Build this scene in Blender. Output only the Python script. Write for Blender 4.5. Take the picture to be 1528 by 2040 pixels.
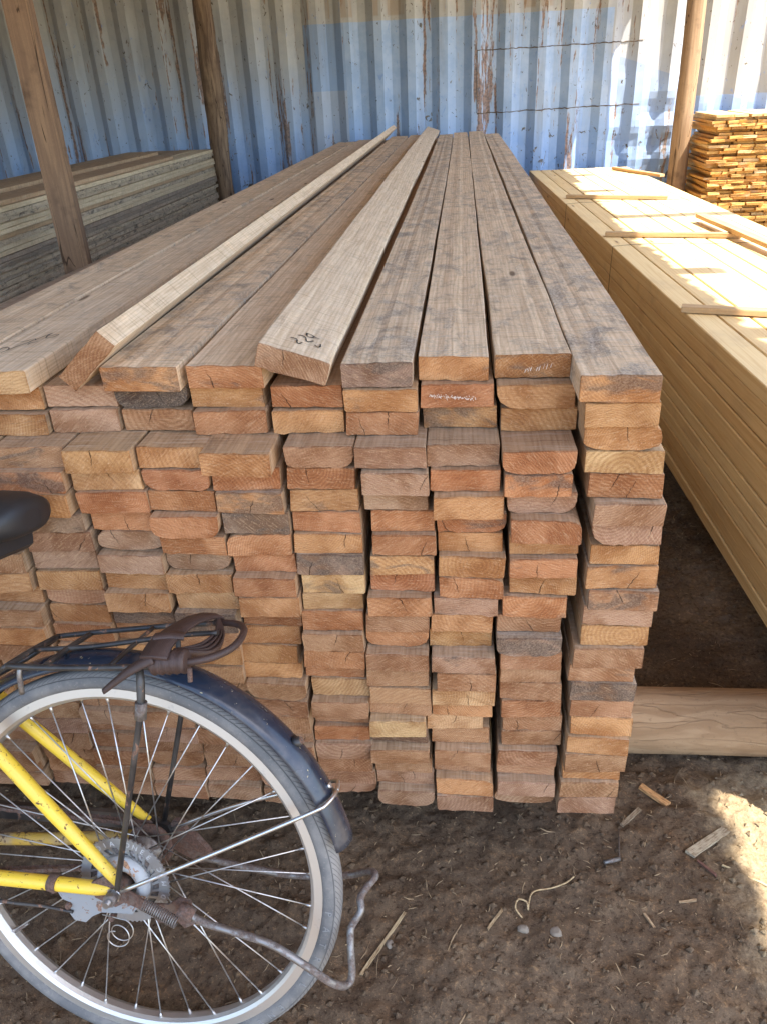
import bpy, bmesh, math, random
import numpy as np
from mathutils import Vector, Matrix, Euler

for o in list(bpy.data.objects):
    bpy.data.objects.remove(o)
S = bpy.context.scene
COL = S.collection
R = math.radians
random.seed(11)

# ------------------------------------------------------------------ camera
def _n(v):
    v = np.array(v, float)
    return v / np.linalg.norm(v)
F = 1528.0
_y = _n((158, 860, -F))                       # world Y (along the planks) in camera axes
_u = _n((-136, 2728, F)); _u = _n(_u - _y * (_u @ _y))
_x = np.cross(_y, _u)
RC = np.array([_x, _y, _u])
cam_d = bpy.data.cameras.new('camera'); cam = bpy.data.objects.new('camera', cam_d); COL.objects.link(cam)
m = Matrix([list(RC[i]) + [0] for i in range(3)] + [[0, 0, 0, 1]])
cam.matrix_world = Matrix.Translation((0, 0, 1.42)) @ m
cam_d.sensor_fit = 'HORIZONTAL'; cam_d.sensor_width = 36.0; cam_d.lens = 36.0 * F / 1528.0
cam_d.clip_start = 0.05; cam_d.clip_end = 500
S.camera = cam
S.render.resolution_x, S.render.resolution_y = 766, 1024

# ------------------------------------------------------------------ sky, sun, exposure
SUN = Vector((0.45, -0.30, 1.0)).normalized()          # direction towards the sun
w = bpy.data.worlds.new('World'); S.world = w; w.use_nodes = True
nt = w.node_tree
sky = nt.nodes.new('ShaderNodeTexSky'); sky.sky_type = 'NISHITA'; sky.sun_disc = False
sky.sun_elevation = math.asin(SUN.z); sky.sun_rotation = math.atan2(SUN.x, SUN.y)
sky.air_density = 1.0; sky.dust_density = 1.5; sky.ozone_density = 1.0
bg = nt.nodes['Background']; bg.inputs['Strength'].default_value = 0.15
nt.links.new(sky.outputs[0], bg.inputs['Color'])
ld = bpy.data.lights.new('sun', 'SUN'); ld.energy = 3.3; ld.angle = R(0.55); ld.color = (1.0, 0.93, 0.82)
sun = bpy.data.objects.new('sun', ld); COL.objects.link(sun)
sun.rotation_euler = SUN.to_track_quat('Z', 'Y').to_euler(); sun.location = SUN * 30
vs = S.view_settings
vs.view_transform = 'Standard'; vs.look = 'None'; vs.gamma = 1.0; vs.use_curve_mapping = False
vs.exposure = 2.27
S.cycles.max_bounces = 5; S.cycles.diffuse_bounces = 4; S.cycles.glossy_bounces = 3; S.cycles.caustics_reflective = False; S.cycles.caustics_refractive = False

# ------------------------------------------------------------------ node helper
class G:
    def __init__(s, name):
        s.m = bpy.data.materials.new(name); s.m.use_nodes = True
        s.t = s.m.node_tree; s.b = s.t.nodes['Principled BSDF']
    def set(s, node, key, v):
        i = node.inputs[key]
        if isinstance(v, bpy.types.NodeSocket): s.t.links.new(v, i)
        elif v is not None: i.default_value = v
    def n(s, typ, ins=None, out=0, **pr):
        nd = s.t.nodes.new('ShaderNode' + typ)
        for k, v in pr.items(): setattr(nd, k, v)
        for k, v in (ins or {}).items(): s.set(nd, k, v)
        return nd.outputs[out]
    def math(s, op, a, b=None, c=None, clamp=False):
        return s.n('Math', {0: a, 1: b, 2: c}, operation=op, use_clamp=clamp)
    def mix(s, f, a, b, blend='MIX'):
        nd = s.t.nodes.new('ShaderNodeMix'); nd.data_type = 'RGBA'; nd.blend_type = blend
        for k, v in ((0, f), (6, a), (7, b)):
            if isinstance(v, tuple) and len(v) == 3: v = v + (1,)
            s.set(nd, k, v)
        return nd.outputs[2]
    def ramp(s, f, a, b):      # smooth 0..1 between a and b (b may be < a)
        nd = s.t.nodes.new('ShaderNodeMapRange'); nd.interpolation_type = 'SMOOTHSTEP'
        s.set(nd, 0, f); nd.inputs[1].default_value = a; nd.inputs[2].default_value = b
        return nd.outputs[0]
    def noise(s, v, scale, detail=3, rough=0.55, dist=0.0, out=0):
        return s.n('TexNoise', {'Vector': v, 'Scale': scale, 'Detail': detail, 'Roughness': rough, 'Distortion': dist}, out=out)
    def vor(s, v, scale, feature='F1', out=0):
        return s.n('TexVoronoi', {'Vector': v, 'Scale': scale}, out=out, feature=feature)
    def mapv(s, v, scale=(1, 1, 1), loc=(0, 0, 0), rot=(0, 0, 0)):
        return s.n('Mapping', {'Vector': v, 'Scale': scale, 'Location': loc, 'Rotation': rot})
    def vadd(s, a, b): return s.n('VectorMath', {0: a, 1: b}, operation='ADD')
    def sep(s, v):
        nd = s.t.nodes.new('ShaderNodeSeparateXYZ'); s.set(nd, 0, v); return nd.outputs
    def comb(s, x=0, y=0, z=0): return s.n('CombineXYZ', {0: x, 1: y, 2: z})
    def oi(s):
        nd = s.t.nodes.new('ShaderNodeObjectInfo'); return nd.outputs
    def obj(s): return s.n('TexCoord', out=3)
    def pos(s): return s.n('NewGeometry', out=0)
    def bump(s, h, strength=0.3, dist=0.003):
        s.set(s.b, 'Normal', s.n('Bump', {'Height': h, 'Strength': strength, 'Distance': dist}))
    def fin(s, col=None, rough=0.8, metal=0.0, spec=None):
        if isinstance(col, tuple) and len(col) == 3: col = col + (1,)
        s.set(s.b, 'Base Color', col); s.set(s.b, 'Roughness', rough); s.set(s.b, 'Metallic', metal)
        if spec is not None: s.set(s.b, 'Specular IOR Level', spec)
        return s.m

def frac(g, r, k): return g.math('FRACT', g.math('MULTIPLY', r, k))

# ------------------------------------------------------------------ materials
def mat_end():
    g = G('wood_end_grain'); oi = g.oi(); rnd = oi['Random']; v = g.obj()
    off = g.comb(g.math('MULTIPLY', rnd, 37.0), g.math('MULTIPLY', rnd, 91.0), g.math('MULTIPLY', rnd, 53.0))
    vo = g.vadd(v, off)
    x, y, z = g.sep(v)
    r1, r2, r3, r4 = (frac(g, rnd, k) for k in (17.3, 41.7, 73.1, 113.9))
    # annual rings about a pith that lies outside the plank
    cx = g.math('MULTIPLY_ADD', r1, 0.17, -0.085)
    cz = g.math('MULTIPLY_ADD', r2, 0.22, -0.12)
    warp = g.noise(vo, 22, 2)
    dx = g.math('SUBTRACT', x, cx); dz = g.math('SUBTRACT', z, cz)
    rr = g.math('SQRT', g.math('ADD', g.math('MULTIPLY', dx, dx), g.math('MULTIPLY', dz, dz)))
    rr = g.math('ADD', rr, g.math('MULTIPLY', warp, 0.012))
    fr = g.math('MULTIPLY_ADD', r3, 1150.0, 750.0)
    ring = g.math('MULTIPLY_ADD', g.math('SINE', g.math('MULTIPLY', rr, fr)), 0.5, 0.5)
    # saw kerf marks, tilted differently on each plank
    ang = g.math('MULTIPLY_ADD', r4, 1.8, 0.6)
    u = g.math('ADD', g.math('MULTIPLY', x, g.math('COSINE', ang)), g.math('MULTIPLY', z, g.math('SINE', ang)))
    t2 = g.math('SUBTRACT', g.math('MULTIPLY', z, g.math('COSINE', ang)), g.math('MULTIPLY', x, g.math('SINE', ang)))
    saw = g.noise(g.comb(g.math('ADD', g.math('MULTIPLY', u, 420.0), g.math('MULTIPLY', rnd, 900.0)), g.math('MULTIPLY', t2, 45.0), 0.0), 1.0, 3, 0.6)
    fib = g.noise(vo, 420, 2, 0.7)
    big = g.noise(vo, 15, 2, 0.5)
    base = g.mix(1.0, oi['Color'], (0.95, 0.87, 0.80), 'MULTIPLY')
    c = g.mix(g.ramp(big, 0.36, 0.66), base, g.mix(1.0, base, (0.66, 0.55, 0.46), 'MULTIPLY'))
    c = g.mix(g.math('MULTIPLY', ring, g.math('MULTIPLY_ADD', frac(g, rnd, 211.3), 0.38, 0.12)), c, g.mix(1.0, c, (0.56, 0.43, 0.35), 'MULTIPLY'))
    c = g.mix(g.math('MULTIPLY', g.ramp(saw, 0.52, 0.70), 0.30), c, (0.60, 0.40, 0.23))
    c = g.mix(g.math('MULTIPLY', g.ramp(saw, 0.5, 0.3), 0.42), c, g.mix(1.0, c, (0.48, 0.38, 0.33), 'MULTIPLY'))
    c = g.mix(g.math('MULTIPLY', g.ramp(fib, 0.57, 0.74), 0.38), c, (0.62, 0.45, 0.29))
    c = g.mix(g.math('MULTIPLY', g.ramp(fib, 0.46, 0.28), 0.45), c, (0.13, 0.075, 0.045))
    # grey-blue sap stain, per plank amount in the alpha of the object colour
    st = g.noise(g.mapv(vo, (14, 14, 34), rot=(0, 0.5, 0)), 1.0, 3, 0.6, 0.7)
    thr = g.math('MULTIPLY_ADD', oi['Alpha'], -0.42, 0.80)
    sm = g.math('MULTIPLY', g.math('SUBTRACT', st, thr), 9.0, clamp=True)
    c = g.mix(g.math('MULTIPLY', sm, 0.62), c, g.mix(g.ramp(fib, 0.35, 0.65), (0.06, 0.047, 0.038), (0.19, 0.14, 0.10)))
    # drying checks: one or two thin wandering cracks
    def crack(a, lo, hi, amt):
        wob = g.math('MULTIPLY_ADD', g.noise(g.comb(g.math('MULTIPLY', rnd, 700.0), g.math('MULTIPLY', a, 50.0), g.math('MULTIPLY', z, 38.0)), 1.0, 4, 0.7), 0.016, -0.008)
        x0 = g.math('MULTIPLY_ADD', a, 0.09, -0.045)
        sl = g.math('MULTIPLY', z, g.math('MULTIPLY_ADD', frac(g, a, 31.3), 1.3, -0.65))
        d = g.math('ABSOLUTE', g.math('SUBTRACT', g.math('SUBTRACT', g.math('SUBTRACT', x, x0), sl), wob))
        wd = g.math('MULTIPLY_ADD', g.noise(g.comb(g.math('MULTIPLY', rnd, 300.0), a, g.math('MULTIPLY', z, 120.0)), 1.0, 2), 0.0022, -0.0003)
        line = g.math('SUBTRACT', 1.0, g.math('DIVIDE', d, g.math('MAXIMUM', wd, 0.0002)), clamp=True)
        on = g.math('GREATER_THAN', frac(g, a, 9.7), amt)
        part = g.ramp(z, lo, hi)
        return g.math('MULTIPLY', g.math('MULTIPLY', line, on), part)
    ck = g.math('MAXIMUM', crack(r2, 0.008, 0.026, 0.72), crack(r4, 0.034, 0.012, 0.84))
    c = g.mix(ck, c, (0.02, 0.013, 0.01))
    h = g.math('ADD', g.math('MULTIPLY', saw, 0.7), g.math('MULTIPLY', fib, 0.6))
    h = g.math('ADD', h, g.math('MULTIPLY', ring, 0.15))
    h = g.math('SUBTRACT', h, g.math('MULTIPLY', ck, 3.0))
    g.bump(h, 0.75, 0.0022)
    return g.fin(c, 0.9, spec=0.15)

def mat_side(name, base, grey, dark, amt, mould=0.0, fresh=0.35):
    g = G(name); oi = g.oi(); rnd = oi['Random']; v = g.obj()
    off = g.comb(g.math('MULTIPLY', rnd, 37.0), g.math('MULTIPLY', rnd, 91.0), g.math('MULTIPLY', rnd, 53.0))
    vo = g.vadd(v, off)
    grain = g.noise(g.mapv(vo, (75, 4.5, 75)), 1.0, 4, 0.68, 1.4)
    rings = g.n('TexWave', {'Vector': g.mapv(vo, (1.0, 0.035, 1.0)), 'Scale': 62, 'Distortion': 5.0, 'Detail': 2.0, 'Detail Scale': 0.9}, out=1, wave_type='RINGS', rings_direction='SPHERICAL')
    blot = g.noise(g.mapv(vo, (11, 6.5, 11)), 1.0, 5, 0.72, 1.3)
    fine = g.noise(vo, 260, 2, 0.7)
    xx, yy, zz = g.sep(vo)
    arc = g.math('ADD', yy, g.math('MULTIPLY', g.math('MULTIPLY', xx, xx), 0.0))
    saw = g.noise(g.comb(g.math('MULTIPLY', xx, 9.0), g.math('MULTIPLY', arc, 170.0), g.math('MULTIPLY', zz, 9.0)), 1.0, 3, 0.65)
    b = g.mix(fresh, base, g.mix(1.0, oi['Color'], (1.0, 0.95, 0.9), 'MULTIPLY'))
    c = g.mix(g.ramp(grain, 0.35, 0.7), b, g.mix(1.0, b, (0.80, 0.75, 0.70), 'MULTIPLY'))
    c = g.mix(g.math('MULTIPLY', g.ramp(rings, 0.45, 0.95), 0.24), c, g.mix(1.0, c, (0.55, 0.46, 0.4), 'MULTIPLY'))
    thr = g.math('MULTIPLY_ADD', oi['Alpha'], -0.26, 0.66)
    sm = g.math('MULTIPLY', g.math('SUBTRACT', g.math('ADD', g.math('MULTIPLY', blot, 0.72), g.math('MULTIPLY', saw, 0.28)), thr), 7.5, clamp=True)
    c = g.mix(g.math('MULTIPLY', sm, amt), c, g.mix(g.ramp(fine, 0.36, 0.62), dark, grey))
    c = g.mix(g.math('MULTIPLY', g.ramp(saw, 0.52, 0.70), 0.30), c, (0.60, 0.50, 0.40))
    c = g.mix(g.math('MULTIPLY', g.ramp(saw, 0.46, 0.30), 0.5), c, g.mix(1.0, c, (0.45, 0.40, 0.37), 'MULTIPLY'))
    c = g.mix(g.math('MULTIPLY', g.ramp(fine, 0.55, 0.75), 0.28), c, (0.55, 0.46, 0.37))
    mot = g.noise(g.mapv(vo, (26, 16, 26)), 1.0, 4, 0.7, 0.6)
    c = g.mix(g.math('MULTIPLY', g.ramp(mot, 0.48, 0.32), g.math('MULTIPLY_ADD', oi['Alpha'], 0.5, 0.12)), c, dark)
    c = g.mix(g.math('MULTIPLY', g.ramp(mot, 0.55, 0.72), 0.35), c, g.mix(1.0, c, (1.35, 1.3, 1.22), 'MULTIPLY'))
    # knots
    kv = g.vor(g.mapv(vo, (9, 2.1, 9)), 1.0)
    kn = g.ramp(kv, 0.075, 0.035)
    c = g.mix(g.math('MULTIPLY', kn, 0.8), c, (0.10, 0.055, 0.03))
    if mould:
        mv = g.noise(g.mapv(vo, (30, 13, 44)), 1.0, 4, 0.7, 0.5)
        c = g.mix(g.math('MULTIPLY', g.ramp(mv, 0.53, 0.66), g.math('MULTIPLY', oi['Alpha'], mould)), c, (0.07, 0.06, 0.048))
    g.bump(g.math('ADD', g.math('ADD', grain, g.math('MULTIPLY', saw, 1.1)), g.math('MULTIPLY', fine, 0.5)), 0.5, 0.002)
    return g.fin(c, 0.88, spec=0.18)

def mat_pine():
    g = G('planed_pine'); oi = g.oi(); rnd = oi['Random']; v = g.obj()
    off = g.comb(g.math('MULTIPLY', rnd, 37.0), g.math('MULTIPLY', rnd, 91.0), g.math('MULTIPLY', rnd, 53.0))
    vo = g.vadd(v, off)
    grain = g.noise(g.mapv(vo, (80, 1.3, 80)), 1.0, 3, 0.6, 1.5)
    tone = frac(g, rnd, 23.7)
    c = g.mix(tone, (0.80, 0.61, 0.31), (0.66, 0.45, 0.20))
    c = g.mix(g.math('MULTIPLY', g.ramp(grain, 0.42, 0.72), 0.6), c, g.mix(1.0, c, (0.76, 0.62, 0.46), 'MULTIPLY'))
    kv = g.vor(g.mapv(vo, (15, 2.6, 15)), 1.0)
    halo = g.ramp(kv, 0.19, 0.08); kn = g.ramp(kv, 0.09, 0.05)
    c = g.mix(g.math('MULTIPLY', halo, 0.45), c, (0.36, 0.17, 0.06))
    c = g.mix(g.math('MULTIPLY', kn, 0.85), c, (0.11, 0.045, 0.018))
    dirt = g.noise(vo, 5, 4, 0.6)
    c = g.mix(g.math('MULTIPLY', g.ramp(dirt, 0.5, 0.75), 0.25), c, (0.30, 0.21, 0.13))
    g.bump(grain, 0.12, 0.001)
    return g.fin(c, 0.62, spec=0.3)

def mat_solid_wood(name, a, b, scale=(60, 60, 2.0), crack=True, dark=(0.06, 0.04, 0.03)):
    g = G(name); v = g.vadd(g.obj(), g.comb(g.math('MULTIPLY', g.oi()['Random'], 60.0), 0.0, 0.0))
    gr = g.noise(g.mapv(v, scale), 1.0, 4, 0.65, 0.8)
    bl = g.noise(v, 5.5, 4, 0.6)
    c = g.mix(g.ramp(gr, 0.3, 0.7), a, b)
    c = g.mix(g.math('MULTIPLY', g.ramp(bl, 0.52, 0.72), 0.6), c, dark)
    h = gr
    if crack:
        ck = g.noise(g.mapv(v, tuple(q * 0.35 for q in scale)), 1.0, 2, 0.5, 1.0)
        k = g.ramp(g.math('ABSOLUTE', g.math('SUBTRACT', ck, 0.5)), 0.007, 0.002)
        c = g.mix(g.math('MULTIPLY', k, 0.8), c, (0.035, 0.022, 0.015)); h = g.math('SUBTRACT', gr, g.math('MULTIPLY', k, 1.5))
    fn = g.noise(v, 170, 2, 0.7)
    c = g.mix(g.math('MULTIPLY', g.ramp(fn, 0.5, 0.75), 0.3), c, g.mix(1.0, c, (1.5, 1.45, 1.35), 'MULTIPLY'))
    g.bump(h, 0.5, 0.004)
    return g.fin(c, 0.9, spec=0.15)

def mat_container():
    g = G('container_paint'); p = g.pos(); x, y, z = g.sep(p)
    big = g.noise(p, 1.5, 4, 0.6); med = g.noise(p, 7, 4, 0.65); sm = g.noise(p, 45, 3, 0.65)
    cream = g.mix(g.ramp(med, 0.35, 0.7), (0.50, 0.49, 0.44), (0.42, 0.42, 0.40))
    pale = g.mix(g.ramp(med, 0.3, 0.7), (0.41, 0.52, 0.67), (0.31, 0.43, 0.61))
    blue = g.mix(g.ramp(med, 0.3, 0.7), (0.23, 0.375, 0.64), (0.32, 0.46, 0.70))
    # old paint: cream above, blue primer showing through lower down
    hz = g.math('ADD', z, g.math('MULTIPLY_ADD', big, 1.1, -0.55))
    low = g.ramp(hz, 2.1, 0.6)
    rt = g.ramp(x, 1.7, 2.2)
    old = g.mix(low, cream, blue)
    # touched-up rectangle with a hard masked edge
    def box(a, lo, hi): return g.math('MULTIPLY', g.math('GREATER_THAN', a, lo), g.math('LESS_THAN', a, hi))
    inx = g.math('MULTIPLY', g.math('GREATER_THAN', x, -1.40), g.math('LESS_THAN', x, 1.26))
    rect = g.math('MULTIPLY', inx, g.math('LESS_THAN', z, 1.905))
    newp = g.mix(g.ramp(hz, 1.35, 0.7), pale, blue)
    c = g.mix(rect, old, newp)
    r2 = g.math('MULTIPLY', box(x, -1.40, -1.03), box(z, 1.39, 1.905))
    c = g.mix(g.math('MULTIPLY', r2, 0.7), c, (0.27, 0.38, 0.56))
    r3 = g.math('MULTIPLY', box(x, -1.40, -1.03), g.math('LESS_THAN', z, 1.39))
    c = g.mix(g.math('MULTIPLY', r3, 0.6), c, (0.44, 0.46, 0.50))
    r4 = g.math('MULTIPLY', g.math('GREATER_THAN', x, 1.26), g.math('LESS_THAN', z, g.math('MULTIPLY_ADD', x, -0.35, 2.02)))
    c = g.mix(g.math('MULTIPLY', r4, 0.6), c, (0.25, 0.35, 0.53))
    upx = g.math('MULTIPLY', g.math('GREATER_THAN', x, 1.9), g.math('GREATER_THAN', z, 1.22))
    c = g.mix(g.math('MULTIPLY', upx, 0.8), c, (0.36, 0.34, 0.285))
    # blue scuffs
    sc = g.noise(g.mapv(p, (16, 16, 7)), 1.0, 3, 0.7, 1.2)
    c = g.mix(g.math('MULTIPLY', g.ramp(sc, 0.64, 0.70), 0.55), c, (0.16, 0.28, 0.58))
    # rust: vertical runs
    run = g.noise(g.mapv(p, (13, 2.0, 0.55), loc=(3, 0, 0)), 1.0, 4, 0.62)
    edge = g.noise(g.mapv(p, (50, 10, 8)), 1.0, 3, 0.7)
    rs = g.math('ADD', run, g.math('MULTIPLY_ADD', edge, 0.34, -0.17))
    rm = g.ramp(rs, 0.615, 0.65)
    c = g.mix(g.math('MULTIPLY', g.ramp(rs, 0.58, 0.68), 0.45), c, (0.48, 0.40, 0.32))
    c = g.mix(g.math('MULTIPLY', rm, 0.8), c, g.mix(g.ramp(sm, 0.35, 0.6), (0.10, 0.055, 0.035), (0.30, 0.17, 0.10)))
    gr_ = g.noise(g.mapv(p, (5, 5, 0.7)), 1.0, 4, 0.65)
    c = g.mix(g.math('MULTIPLY', g.ramp(gr_, 0.5, 0.7), 0.35), c, (0.23, 0.22, 0.20))
    # chipped spots
    ch = g.noise(g.mapv(p, (14, 14, 9)), 1.0, 4, 0.7, 0.8)
    chm = g.ramp(g.math('ADD', ch, g.math('MULTIPLY', g.ramp(z, 1.3, 0.7), 0.05)), 0.665, 0.69)
    c = g.mix(g.math('MULTIPLY', chm, 0.9), c, g.mix(g.ramp(sm, 0.4, 0.6), (0.05, 0.045, 0.03), (0.20, 0.15, 0.09)))
    c2 = g.noise(g.mapv(p, (40, 40, 22), loc=(7, 0, 2)), 1.0, 3, 0.65, 0.5)
    c2m = g.ramp(c2, 0.665, 0.69)
    c = g.mix(g.math('MULTIPLY', c2m, 0.8), c, (0.11, 0.07, 0.045))
    up = g.math('MULTIPLY', g.ramp(z, 1.93, 1.95), g.math('MULTIPLY', inx, g.ramp(g.noise(g.mapv(p, (9, 1, 0.4)), 1.0, 3), 0.52, 0.60)))
    c = g.mix(g.math('MULTIPLY', up, 0.5), c, (0.36, 0.24, 0.13))
    g.bump(g.math('SUBTRACT', g.math('MULTIPLY', sm, 0.4), g.math('ADD', rm, chm)), 0.35, 0.002)
    return g.fin(c, g.math('MULTIPLY_ADD', rm, 0.35, 0.5), spec=0.35)

def mat_soil():
    g = G('dark_soil'); p = g.pos(); x, y, z = g.sep(p)
    big = g.noise(p, 1.6, 4, 0.6, 0.6); med = g.noise(p, 11, 4, 0.65); fine = g.noise(p, 95, 4, 0.75); spk = g.noise(p, 330, 2, 0.7)
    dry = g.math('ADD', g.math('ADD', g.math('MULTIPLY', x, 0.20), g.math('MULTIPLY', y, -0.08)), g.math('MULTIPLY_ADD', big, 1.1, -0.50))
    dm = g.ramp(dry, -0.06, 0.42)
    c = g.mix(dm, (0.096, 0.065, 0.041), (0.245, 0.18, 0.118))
    c = g.mix(g.math('MULTIPLY', g.ramp(med, 0.42, 0.68), 0.55), c, g.mix(1.0, c, (1.5, 1.42, 1.3), 'MULTIPLY'))
    c = g.mix(g.math('MULTIPLY', g.ramp(fine, 0.48, 0.34), 0.75), c, g.mix(1.0, c, (0.36, 0.32, 0.28), 'MULTIPLY'))
    c = g.mix(g.math('MULTIPLY', g.ramp(fine, 0.54, 0.67), 0.8), c, g.mix(1.0, c, (1.9, 1.75, 1.5), 'MULTIPLY'))
    c = g.mix(g.math('MULTIPLY', g.ramp(spk, 0.62, 0.74), 0.6), c, (0.36, 0.25, 0.14))
    # sunlit patch brightened in the colour, mixed with sawdust and sand
    sd = g.ramp(g.math('ADD', x, g.math('MULTIPLY_ADD', med, 0.25, -0.12)), 0.50, 0.64)
    sd = g.math('MULTIPLY', sd, g.ramp(y, 1.36, 1.22))
    c = g.mix(g.math('MULTIPLY', sd, 0.75), c, g.mix(g.ramp(fine, 0.35, 0.65), (0.27, 0.20, 0.12), (0.42, 0.33, 0.20)))
    far = g.n('VectorMath', {0: p}, out=1, operation='LENGTH')
    c = g.mix(g.ramp(far, 6, 14), c, (0.26, 0.21, 0.15))
    g.bump(g.math('ADD', g.math('ADD', g.math('MULTIPLY', med, 0.8), fine), g.math('MULTIPLY', spk, 0.35)), 0.8, 0.005)
    return g.fin(c, 0.95, spec=0.1)

def mat_paint(name, col, chip, rust=(0.10, 0.05, 0.03), rough=0.38, thr=0.66, dust=0.25, metal=0.0, coat=0.0, sc=55):
    g = G(name); v = g.obj()
    n1 = g.noise(v, sc, 4, 0.7, 0.6); n2 = g.noise(v, 14, 4, 0.6); n3 = g.noise(v, 300, 2, 0.7)
    c = g.mix(g.math('MULTIPLY', g.ramp(n2, 0.4, 0.75), dust), col, (0.30, 0.26, 0.21))
    k = g.ramp(n1, thr, thr + 0.03)
    c = g.mix(g.math('MULTIPLY', k, chip), c, g.mix(g.ramp(n3, 0.4, 0.6), rust, tuple(min(1, q * 2.3) for q in rust)))
    g.bump(g.math('SUBTRACT', g.math('MULTIPLY', n3, 0.2), k), 0.25, 0.0008)
    m_ = g.fin(c, g.math('ADD', g.math('MULTIPLY_ADD', n2, 0.25, rough - 0.1), g.math('MULTIPLY', k, 0.4), clamp=True), metal)
    if coat: g.set(g.b, 'Coat Weight', coat)
    return m_

def mat_metal(name, col, rough=0.35, rustamt=0.4, thr=0.55, rust=(0.14, 0.075, 0.045), sc=45):
    g = G(name); v = g.obj()
    n1 = g.noise(v, sc, 4, 0.7); n2 = g.noise(v, 260, 2, 0.7)
    k = g.math('MULTIPLY', g.ramp(n1, thr, thr + 0.15), rustamt)
    c = g.mix(k, col, g.mix(g.ramp(n2, 0.35, 0.65), tuple(q * 0.5 for q in rust), rust))
    g.bump(g.math('ADD', n2, k), 0.15, 0.0006)
    return g.fin(c, g.math('MULTIPLY_ADD', k, 0.5, rough), g.math('MULTIPLY_ADD', k, -0.9, 0.95))

def mat_tyre():
    g = G('worn_tyre_rubber'); v = g.obj(); x, y, z = g.sep(v)
    a = g.math('ARCTAN2', z, x); r = g.math('SQRT', g.math('ADD', g.math('MULTIPLY', x, x), g.math('MULTIPLY', z, z)))
    ay = g.math('ABSOLUTE', y)
    ph = g.math('ADD', g.math('MULTIPLY', a, 33.0), g.math('MULTIPLY', ay, 190.0))
    gv = g.math('PINGPONG', ph, 0.5)
    tread = g.ramp(r, 0.3365, 0.3385)
    grv = g.math('MULTIPLY', g.ramp(gv, 0.11, 0.03), tread)
    line = g.ramp(g.math('ABSOLUTE', g.math('SUBTRACT', r, 0.336)), 0.0008, 0.0002)
    d = g.noise(v, 16, 4, 0.65); f = g.noise(v, 240, 3, 0.7)
    c = g.mix(g.ramp(d, 0.35, 0.7), (0.115, 0.115, 0.114), (0.20, 0.19, 0.175))
    c = g.mix(g.math('MULTIPLY', tread, 0.45), c, (0.27, 0.25, 0.225))
    c = g.mix(g.math('MULTIPLY', g.ramp(f, 0.55, 0.7), 0.3), c, (0.30, 0.27, 0.23))
    c = g.mix(g.math('MULTIPLY', g.math('MAXIMUM', grv, line), 0.7), c, (0.045, 0.045, 0.045))
    g.bump(g.math('SUBTRACT', g.math('MULTIPLY', f, 0.3), g.math('MAXIMUM', grv, line)), 0.6, 0.0015)
    return g.fin(c, 0.75, spec=0.25)

M = {}
M['end'] = mat_end()
M['side'] = mat_side('rough_sawn_side', (0.79, 0.60, 0.395), (0.47, 0.385, 0.295), (0.17, 0.135, 0.105), 0.85, fresh=0.10)
M['side_in'] = mat_side('stacked_plank_side', (0.46, 0.32, 0.19), (0.30, 0.23, 0.165), (0.13, 0.10, 0.075), 0.6, fresh=0.35)
M['side_pale'] = mat_side('fresh_sawn_side', (0.78, 0.61, 0.42), (0.50, 0.41, 0.31), (0.29, 0.235, 0.18), 0.6, fresh=0.08)
M['dusty'] = mat_side('dusty_weathered_side', (0.46, 0.36, 0.265), (0.30, 0.25, 0.20), (0.15, 0.125, 0.10), 0.6, fresh=0.2)
M['board'] = mat_side('mouldy_board_side', (0.62, 0.52, 0.36), (0.42, 0.35, 0.26), (0.18, 0.15, 0.12), 0.35, mould=0.8, fresh=0.72)
M['slat'] = mat_side('slat_wood', (0.55, 0.34, 0.12), (0.35, 0.22, 0.10), (0.17, 0.10, 0.05), 0.35, fresh=0.75)
M['pine'] = mat_pine()
M['post_a'] = mat_solid_wood('post_sawn_wood', (0.33, 0.205, 0.12), (0.22, 0.135, 0.085), (45, 45, 1.6))
M['post_b'] = mat_solid_wood('post_bark_wood', (0.33, 0.225, 0.14), (0.13, 0.085, 0.058), (30, 30, 3.0))
M['post_c'] = mat_solid_wood('post_round_wood', (0.36, 0.245, 0.145), (0.24, 0.155, 0.09), (30, 30, 1.4))
M['log'] = mat_solid_wood('log_wood', (0.42, 0.295, 0.18), (0.29, 0.19, 0.11), (2.2, 48, 48), dark=(0.13, 0.085, 0.055))
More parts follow.
